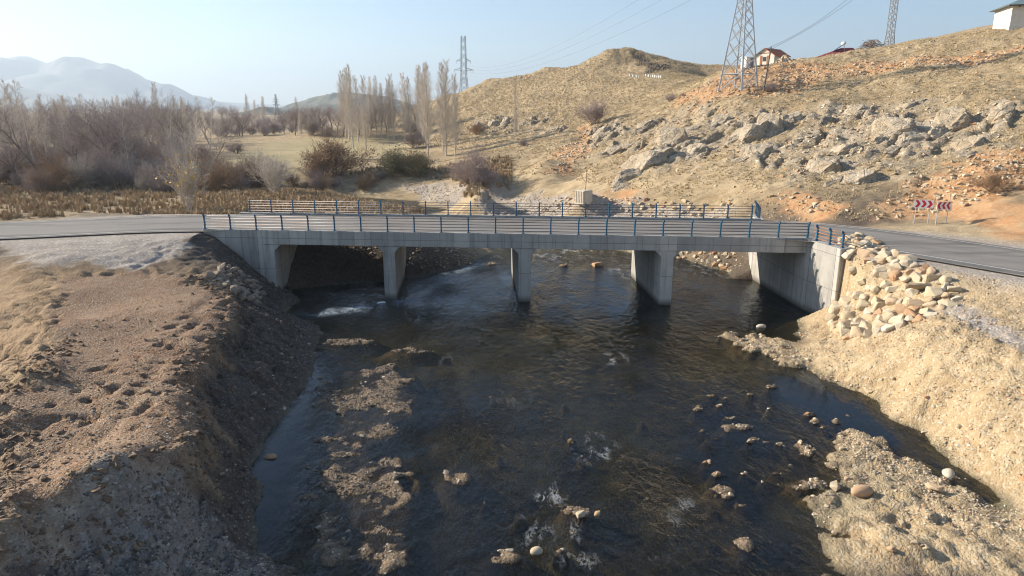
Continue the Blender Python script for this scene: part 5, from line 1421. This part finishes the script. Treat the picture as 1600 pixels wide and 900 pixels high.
pylon('pylon', 'tiny distant pylon above the valley trees', (pt[0], pt[1], 4), .2, stages(18, 3.2, 1.2, 5, (PY(432, 147, 1150)[2] - 4, .8, 4)), [(16, 5), (20, 5), (24, 4)], .42, MG_D)
MW = simple('weathered_wood', (.16, .13, .105), (.22, .18, .145), 3)
pu = hit(1193, 141); zt = PY(1205, 73, pu.y)
UP = empty('utility_pole', (pu.x, pu.y, ground_z(pu.x, pu.y))); tag(UP, 'leaning wooden utility pole between the big pylon and the mast', 'pole')
hp = zt[2] - ground_z(pu.x, pu.y)
mb = MB(); mb.tube([(0, 0, -.4), (zt[0] - pu.x, 0, hp)], [.15, .10], 8); mb.build('shaft', MW, UP)
mb = MB(); mb.bar((zt[0] - pu.x - .45, 0, hp - .3), (zt[0] - pu.x + .45, 0, hp - .3), .08); mb.build('cross_arm', MW, UP)
MWIRE = simple('wire', (.12, .12, .13), (.16, .16, .17), 2, .5, .3, bump=0)
def wire(label, a, b, sag, r=.02):
    a, b = Vector(a), Vector(b); mb = MB()
    pts = [a.lerp(b, i / 16) - Vector((0, 0, sag * 4 * (i / 16) * (1 - i / 16))) for i in range(17)]
    mb.tube(pts, r, 4, False); tag(mb.build('power_line', MWIRE), label, 'wire', 'overhead wires')
pt_ = Vector((zt[0], zt[1], zt[2] - .15)); mt_ = Vector((pm[0], pm[1], zm + 16.5))
wire('upper wire from the utility pole up to the slim mast', pt_ + Vector((.4, 0, 0)), mt_ + Vector((1.4, 0, 0)), 1.2, .025)
wire('lower wire from the utility pole up to the slim mast', pt_ - Vector((.4, 0, 0)), mt_ - Vector((1.4, 0, 0)), 1.9, .025)
pz = Vector((pb_[0], pb_[1], zb)); fz = Vector((pf[0], pf[1], ground_z(pf[0], pf[1]) + 36))
for i, (dh, lb) in enumerate(((16.2, 'lowest wire from the big pylon to the far hill pylon'), (19.2, 'middle wire from the big pylon to the far hill pylon'), (22.2, 'top wire from the big pylon to the far hill pylon'))):
    wire(lb, pz + Vector((-2.6, 2, dh)), fz + Vector((-3 + i * 3, 0, -3 + i)), 7, .018)
wire('wire leaving the slim mast past the right house', mt_ + Vector((1.4, 0, 0)), (130, 90, 55), 2.5, .025)

# ------------------------------------------------------------------ houses on the ridge
M_PLAST = simple('limewashed_plaster', (.62, .57, .48), (.70, .66, .58), 1.5, .9)
M_WHITE = simple('white_paint', (.78, .77, .74), (.70, .69, .66), 2, .7)
M_BRICK = simple('red_brick', (.40, .15, .085), (.34, .12, .07), 3, .9)
M_TILE = simple('orange_roof', (.50, .18, .085), (.42, .14, .07), 2, .8)
M_REDMET = simple('red_sheet_roof', (.34, .085, .08), (.29, .07, .07), 1.5, .55)
M_TEAL = simple('grey_green_sheet_roof', (.18, .24, .25), (.14, .19, .20), 1.5, .5)
M_GREYR = simple('grey_roof', (.20, .20, .19), (.26, .25, .24), 2, .8)
M_DARKW = simple('dark_wood', (.07, .05, .04), (.10, .075, .06), 3, .85)
M_GLASS = simple('dark_pane', (.03, .035, .04), (.05, .055, .06), 1, .15, bump=0, spec=.6)
M_STONEW = stone_mat('white_stone_wall', [(.62, .58, .50), (.70, .66, .58), (.56, .50, .42)], .7, 3)
# gable house
hx = PY(1205, 103, 150); hz = ground_z(hx[0], hx[1]) - .2
HS = empty('house', (hx[0], hx[1], hz), math.radians(41)); tag(HS, 'small gable house of red brick and white plaster with orange roof', 'house')
hb = PY(1205, 103, 150)[2] - hz; W_, L_, EV, RG = 4.2, 5.6, hb + 1.9, hb + 3.2
mb = MB(); mb.add([(-L_ / 2, -W_ / 2, 0), (L_ / 2, -W_ / 2, 0), (L_ / 2, W_ / 2, 0), (-L_ / 2, W_ / 2, 0), (-L_ / 2, -W_ / 2, EV), (L_ / 2, -W_ / 2, EV), (L_ / 2, W_ / 2, EV), (-L_ / 2, W_ / 2, EV), (-L_ / 2, 0, RG), (L_ / 2, 0, RG)],
               [(0, 1, 5, 4), (2, 3, 7, 6), (1, 2, 6, 9, 5), (3, 0, 4, 8, 7)]); mb.build('wall', M_PLAST, HS)
for sg, m_ in ((-1, M_TILE), (1, M_GREYR)):
    mb = MB(); o_ = .35; y0, z0 = sg * (W_ / 2 + o_), EV - o_ * (RG - EV) / (W_ / 2)
    c = [(-L_ / 2 - o_, y0, z0), (L_ / 2 + o_, y0, z0), (L_ / 2 + o_, 0, RG), (-L_ / 2 - o_, 0, RG)]
    if sg > 0: c = c[::-1]
    mb.hexa(c + [(p[0], p[1], p[2] + .12) for p in c]); mb.build('roof', M_TILE if sg < 0 else M_GREYR, HS)
for yy in (-.75, .75):
    mb = MB(); mb.box((-L_ / 2 - .03, yy, hb + 1.0), (.06, .45, 1.7)); mb.build('brick_panel', M_BRICK, HS)
w_ = MB(); w_.box((-L_ / 2 - .04, 0, hb + 1.2), (.05, .7, .8)); wo_ = w_.build('window', M_DARKW, HS)
mb = MB(); mb.box((-L_ / 2 - .075, 0, hb + 1.2), (.02, .55, .65)); mb.build('pane', M_GLASS, wo_)
mb = MB(); mb.box((-L_ / 2 - .03, 0, hb + 2.35), (.06, 2.6, .16)); mb.build('brick_band', M_BRICK, HS)
# white cabin beside it
sx_ = PY(1168, 103, 140); sz_ = ground_z(sx_[0], sx_[1]) - .2; top_ = PY(1168, 90, 140)[2] - sz_
SH = empty('white_shed', (sx_[0], sx_[1], sz_), math.radians(20)); tag(SH, 'small white box shed next to the gable house', 'shed')
mb = MB(); mb.box((0, 0, top_ / 2), (1.9, 1.6, top_)); mb.build('wall', M_WHITE, SH)
mb = MB(); mb.box((0, 0, top_ + .04), (2.1, 1.8, .08)); mb.build('roof', M_WHITE, SH)
mb = MB(); mb.box((.3, -.82, top_ - .95), (.7, .04, 1.7)); mb.build('door', M_GREYR, SH)
# rubble heap
rp_ = [hits((1222, 101))[0]]
hz_ = PY(1228, 99, 141)
HP = empty('stone_heap', (hz_[0], hz_[1], ground_z(hz_[0], hz_[1]))); tag(HP, 'heap of white stones beside the gable house', 'stone heap')
for _ in range(46):
    a = rnd.uniform(0, 6.28); q = rnd.random() ** .7 * 2.4; s = rnd.uniform(.22, .5)
    put('stone', rnd.choice(RK_ST), HP, (math.cos(a) * q, math.sin(a) * q * .7, max(0, 1.5 * (1 - q / 2.4)) + rnd.uniform(-.1, .1)), (rnd.random(), rnd.random(), a), (s, s, s * .9))
# red roofed house behind the crest, with a solar water heater
rx_ = PY(1303, 90, 150); rz_ = ground_z(rx_[0], rx_[1]) - .5
RH = empty('house', (rx_[0], rx_[1], rz_), math.radians(-12)); tag(RH, 'house sunk behind the crest showing only its red metal roof', 'house')
ev = PY(1303, 93, 150)[2] - rz_; rg = PY(1303, 75, 150)[2] - rz_
mb = MB(); mb.box((0, 0, (ev) / 2), (8.6, 6, ev)); mb.build('wall', M_PLAST, RH)
c = [(-4.8, -3.4, ev), (4.8, -3.4, ev), (4.8, 3.4, ev), (-4.8, 3.4, ev)]
mb = MB(); mb.add(c + [(1.2, 0, rg), (3.4, 0, rg)], [(0, 1, 5, 4), (2, 3, 4, 5), (1, 2, 5), (3, 0, 4), (3, 2, 1, 0)]); mb.build('roof', M_REDMET, RH)
wh = (rx_[0] + .9, rx_[1] - .9, rz_ + rg - .55)
WHt = empty('solar_water_heater', wh, math.radians(-12)); tag(WHt, 'solar water heater with white tank on the red roof', 'water heater')
mb = MB(); mb.hexa([(-1.9, -.6, -.5), (.1, -.6, .95), (.1, .6, .95), (-1.9, .6, -.5), (-1.95, -.6, -.4), (.05, -.6, 1.05), (.05, .6, 1.05), (-1.95, .6, -.4)]); mb.build('collector_panel', M_GLASS, WHt)
mb = MB(); mb.tube([(.3, -.75, 1.35), (.3, .75, 1.35)], .34, 14); mb.build('tank', M_WHITE, WHt, True)
for yy in (-.6, .6):
    mb = MB(); mb.bar((.5, yy, -.6), (.4, yy, 1.2), .05); mb.build('stand_leg', MG, WHt)
# pale house at the right edge
gx_ = PY(1557, 52, 121); gz_ = ground_z(gx_[0] + 5, gx_[1]) - 1.5
GH = empty('house', (gx_[0] + 1.9, gx_[1], gz_), math.radians(-16)); tag(GH, 'cream plastered house on a white stone base at the right edge', 'house')
zb_ = PY(1557, 52, 121)[2] - gz_; zc_ = PY(1557, 40, 121)[2] - gz_; ze_ = PY(1561, 8, 121)[2] - gz_
mb = MB(); mb.box((6, 4, zc_ / 2), (12, 8, zc_)); mb.build('stone_base', M_STONEW, GH)
mb = MB(); mb.box((6, 4, (zc_ + ze_) / 2), (11.9, 7.9, ze_ - zc_)); mb.build('wall', M_PLAST, GH)
mb = MB(); mb.add([(-.8, -.8, ze_), (12.8, -.8, ze_), (12.8, 8.8, ze_), (-.8, 8.8, ze_), (4, 4, ze_ + 2.2), (8, 4, ze_ + 2.2)], [(0, 1, 5, 4), (1, 2, 5), (2, 3, 4, 5), (3, 0, 4), (3, 2, 1, 0)]); mb.build('roof', M_TEAL, GH)
mb = MB(); mb.box((6, -.7, ze_ - .08), (13.4, .12, .16)); mb.build('eave_board', M_DARKW, GH)
for xx in (.9, 2.4, 3.6, 5.4, 7.2, 9.0, 10.8):
    mb = MB(); mb.box((xx, -.35, ze_ - .22), (.12, .7, .14)); mb.build('rafter', M_DARKW, GH)
w_ = MB(); w_.box((4.3, .02, ze_ - .75), (.75, .1, .8)); wo_ = w_.build('window', M_WHITE, GH)
mb = MB(); mb.box((4.3, -.04, ze_ - .75), (.5, .03, .55)); mb.build('pane', M_GLASS, wo_)
mb = MB(); mb.tube([(1.05, -.12, zb_ - .8), (1.3, -.12, zb_ + 2.9)], .05, 6); tag(mb.build('stake', MW, None, False, GH.location), 'thin dark stake leaning on the cream house', 'stake')
# brush pile
bx_ = PY(1362, 75, 139); bz_ = ground_z(bx_[0], bx_[1])
BPl = empty('brush_pile', (bx_[0], bx_[1], bz_)); tag(BPl, 'heap of cut brown branches beside the slim mast', 'brush pile')
mb = MB(); r = random.Random(8)
for _ in range(420):
    x = r.gauss(0, 1.25); y = r.gauss(0, .8); top = max(.1, 2.0 * (1 - (x / 2.9) ** 2) * (1 - (y / 2.4) ** 2)); z = r.uniform(0, top)
    d = Vector((r.gauss(0, 1), r.gauss(0, .7), r.gauss(0, .28))).normalized() * r.uniform(.5, 1.3); p = Vector((x, y, z + .05))
    mb.tube([tuple(p - d * .5), tuple(p + d * .5 + Vector((0, 0, r.uniform(-.1, .2))))], [r.uniform(.02, .05), .012], 4, False)
so = mb.build('branches', B_TWIG_BROWN, BPl); so['kind'] = 'stuff'

# ------------------------------------------------------------------ chevron signs, concrete block, row of boxes
M_SIGNW = simple('sign_white', (.80, .79, .76), (.74, .73, .70), 3, .5, bump=0); M_SIGNR = simple('sign_red', (.60, .025, .045), (.54, .022, .04), 3, .5, bump=0)
def chevron_sign(px, py, label, rz, flip):
    p = PZ(px, py, ground_z(*PZ(px, py, 5.1)[:2])); z = ground_z(p[0], p[1])
    root = empty('chevron_sign', (p[0], p[1], z), rz); tag(root, label, 'road sign', 'chevron road signs at the bend')
    for xx in (-.48, .48):
        mb = MB(); mb.tube([(xx, .06, -.3), (xx, .06, 1.5 if not (flip and xx > 0) else 2.35)], .032, 8); mb.build('post', MG, root)
    W, H, z0 = 1.34, .62, 1.22
    mb = MB(); mb.box((0, 0, z0 + H / 2), (W, .03, H)); b = mb.build('board', M_SIGNW, root)
    for k in range(3):
        x = -W / 2 + .06 + k * .425; s = 1
        pts = [(0, 0), (.21, 0), (.40, .5), (.21, 1), (0, 1), (.19, .5)]
        P = []
        for a, c in pts:
            xx = x + a
            P.append(((-xx if flip else xx), -.019, z0 + .03 + c * (H - .06)))
        mb = MB(); n = len(P)
        V = P + [(a, -.0155, c) for a, _, c in P]
        mb.add(V, [(0, 1, 2, 5), (5, 2, 3, 4)] + [(i, (i + 1) % n, (i + 1) % n + n, i + n) for i in range(n)])
        mb.build('chevron', M_SIGNR, b)
    return root
chevron_sign(1439, 348, 'white sign with three red chevrons pointing right, lit by the sun', math.radians(-22), False)
chevron_sign(1471, 349, 'shaded white sign with three red chevrons pointing left, on tilted posts', math.radians(12), True)
cb = hit(912, 318); cb.z = ground_z(cb.x, cb.y)
CBk = empty('concrete_block', (cb.x, cb.y, cb.z), math.radians(40)); tag(CBk, 'square ribbed concrete block standing beyond the far railing', 'concrete block')
hgt = PY(912, 297, cb.y)[2] - cb.z
MCB = simple('block_concrete', (.62, .54, .43), (.54, .47, .37), 3, .9)
mb = MB(); mb.box((0, 0, hgt / 2 - .1), (1.42, 1.42, hgt + .2)); me = mb.mesh('body', MCB)
bm = bmesh.new(); bm.from_mesh(me); bmesh.ops.bevel(bm, geom=list(bm.edges), offset=.06, segments=2, affect='EDGES'); bm.to_mesh(me); bm.free(); put('body', me, CBk)
for k in range(5):
    mb = MB(); mb.box((-.725, -.52 + k * .26, hgt / 2), (.05, .10, hgt * .9)); mb.build('rib', MCB, CBk)
mb = MB(); mb.tube([(0, 0, 0), (.1, 0, 2.3)], .035, 6); RP_ = mb.build('rusty_pipe', simple('rust', (.20, .085, .045), (.14, .07, .045), 5, .8), None, False, (cb.x + .15, cb.y - .25, cb.z + hgt - .02)); tag(RP_, 'thin rusty pipe standing upright on the concrete block', 'pipe')
bxm = MB(); bxm.box((0, 0, .3), (.62, .5, .6)); bxm.box((0, 0, .64), (.72, .6, .08)); bxm.box((0, -.27, .1), (.3, .06, .06)); BXM = bxm.mesh('white_box', M_WHITE)
for i, px in enumerate([985, 990, 995, 999, 1010, 1014, 1018, 1021, 1024, 1027, 1030, 1033]):
    h = hit(px, 120); tag(put('white_box', BXM, None, (h.x, h.y, ground_z(h.x, h.y) - .02), (0, 0, .2 * (i % 3)), (.75, .75, .9)), '%s small white box from the left in the row below the knoll' % ORD[i], 'box', 'white boxes in a row below the knoll')

# ------------------------------------------------------------------ haze
mb = MB(); mb.box((0, 4800, 296), (22000, 15000, 610))
t = NT('haze_air'); pv = t.n('ShaderNodeVolumePrincipled')
pv.inputs['Color'].default_value = (.70, .84, 1.0, 1); pv.inputs['Density'].default_value = .00018; pv.inputs['Anisotropy'].default_value = .3
t.L(pv.outputs[0], t.out.inputs['Volume'])
tag(mb.build('haze', t.m), 'thin pale haze hanging in the valley air', 'haze', None, 'stuff')
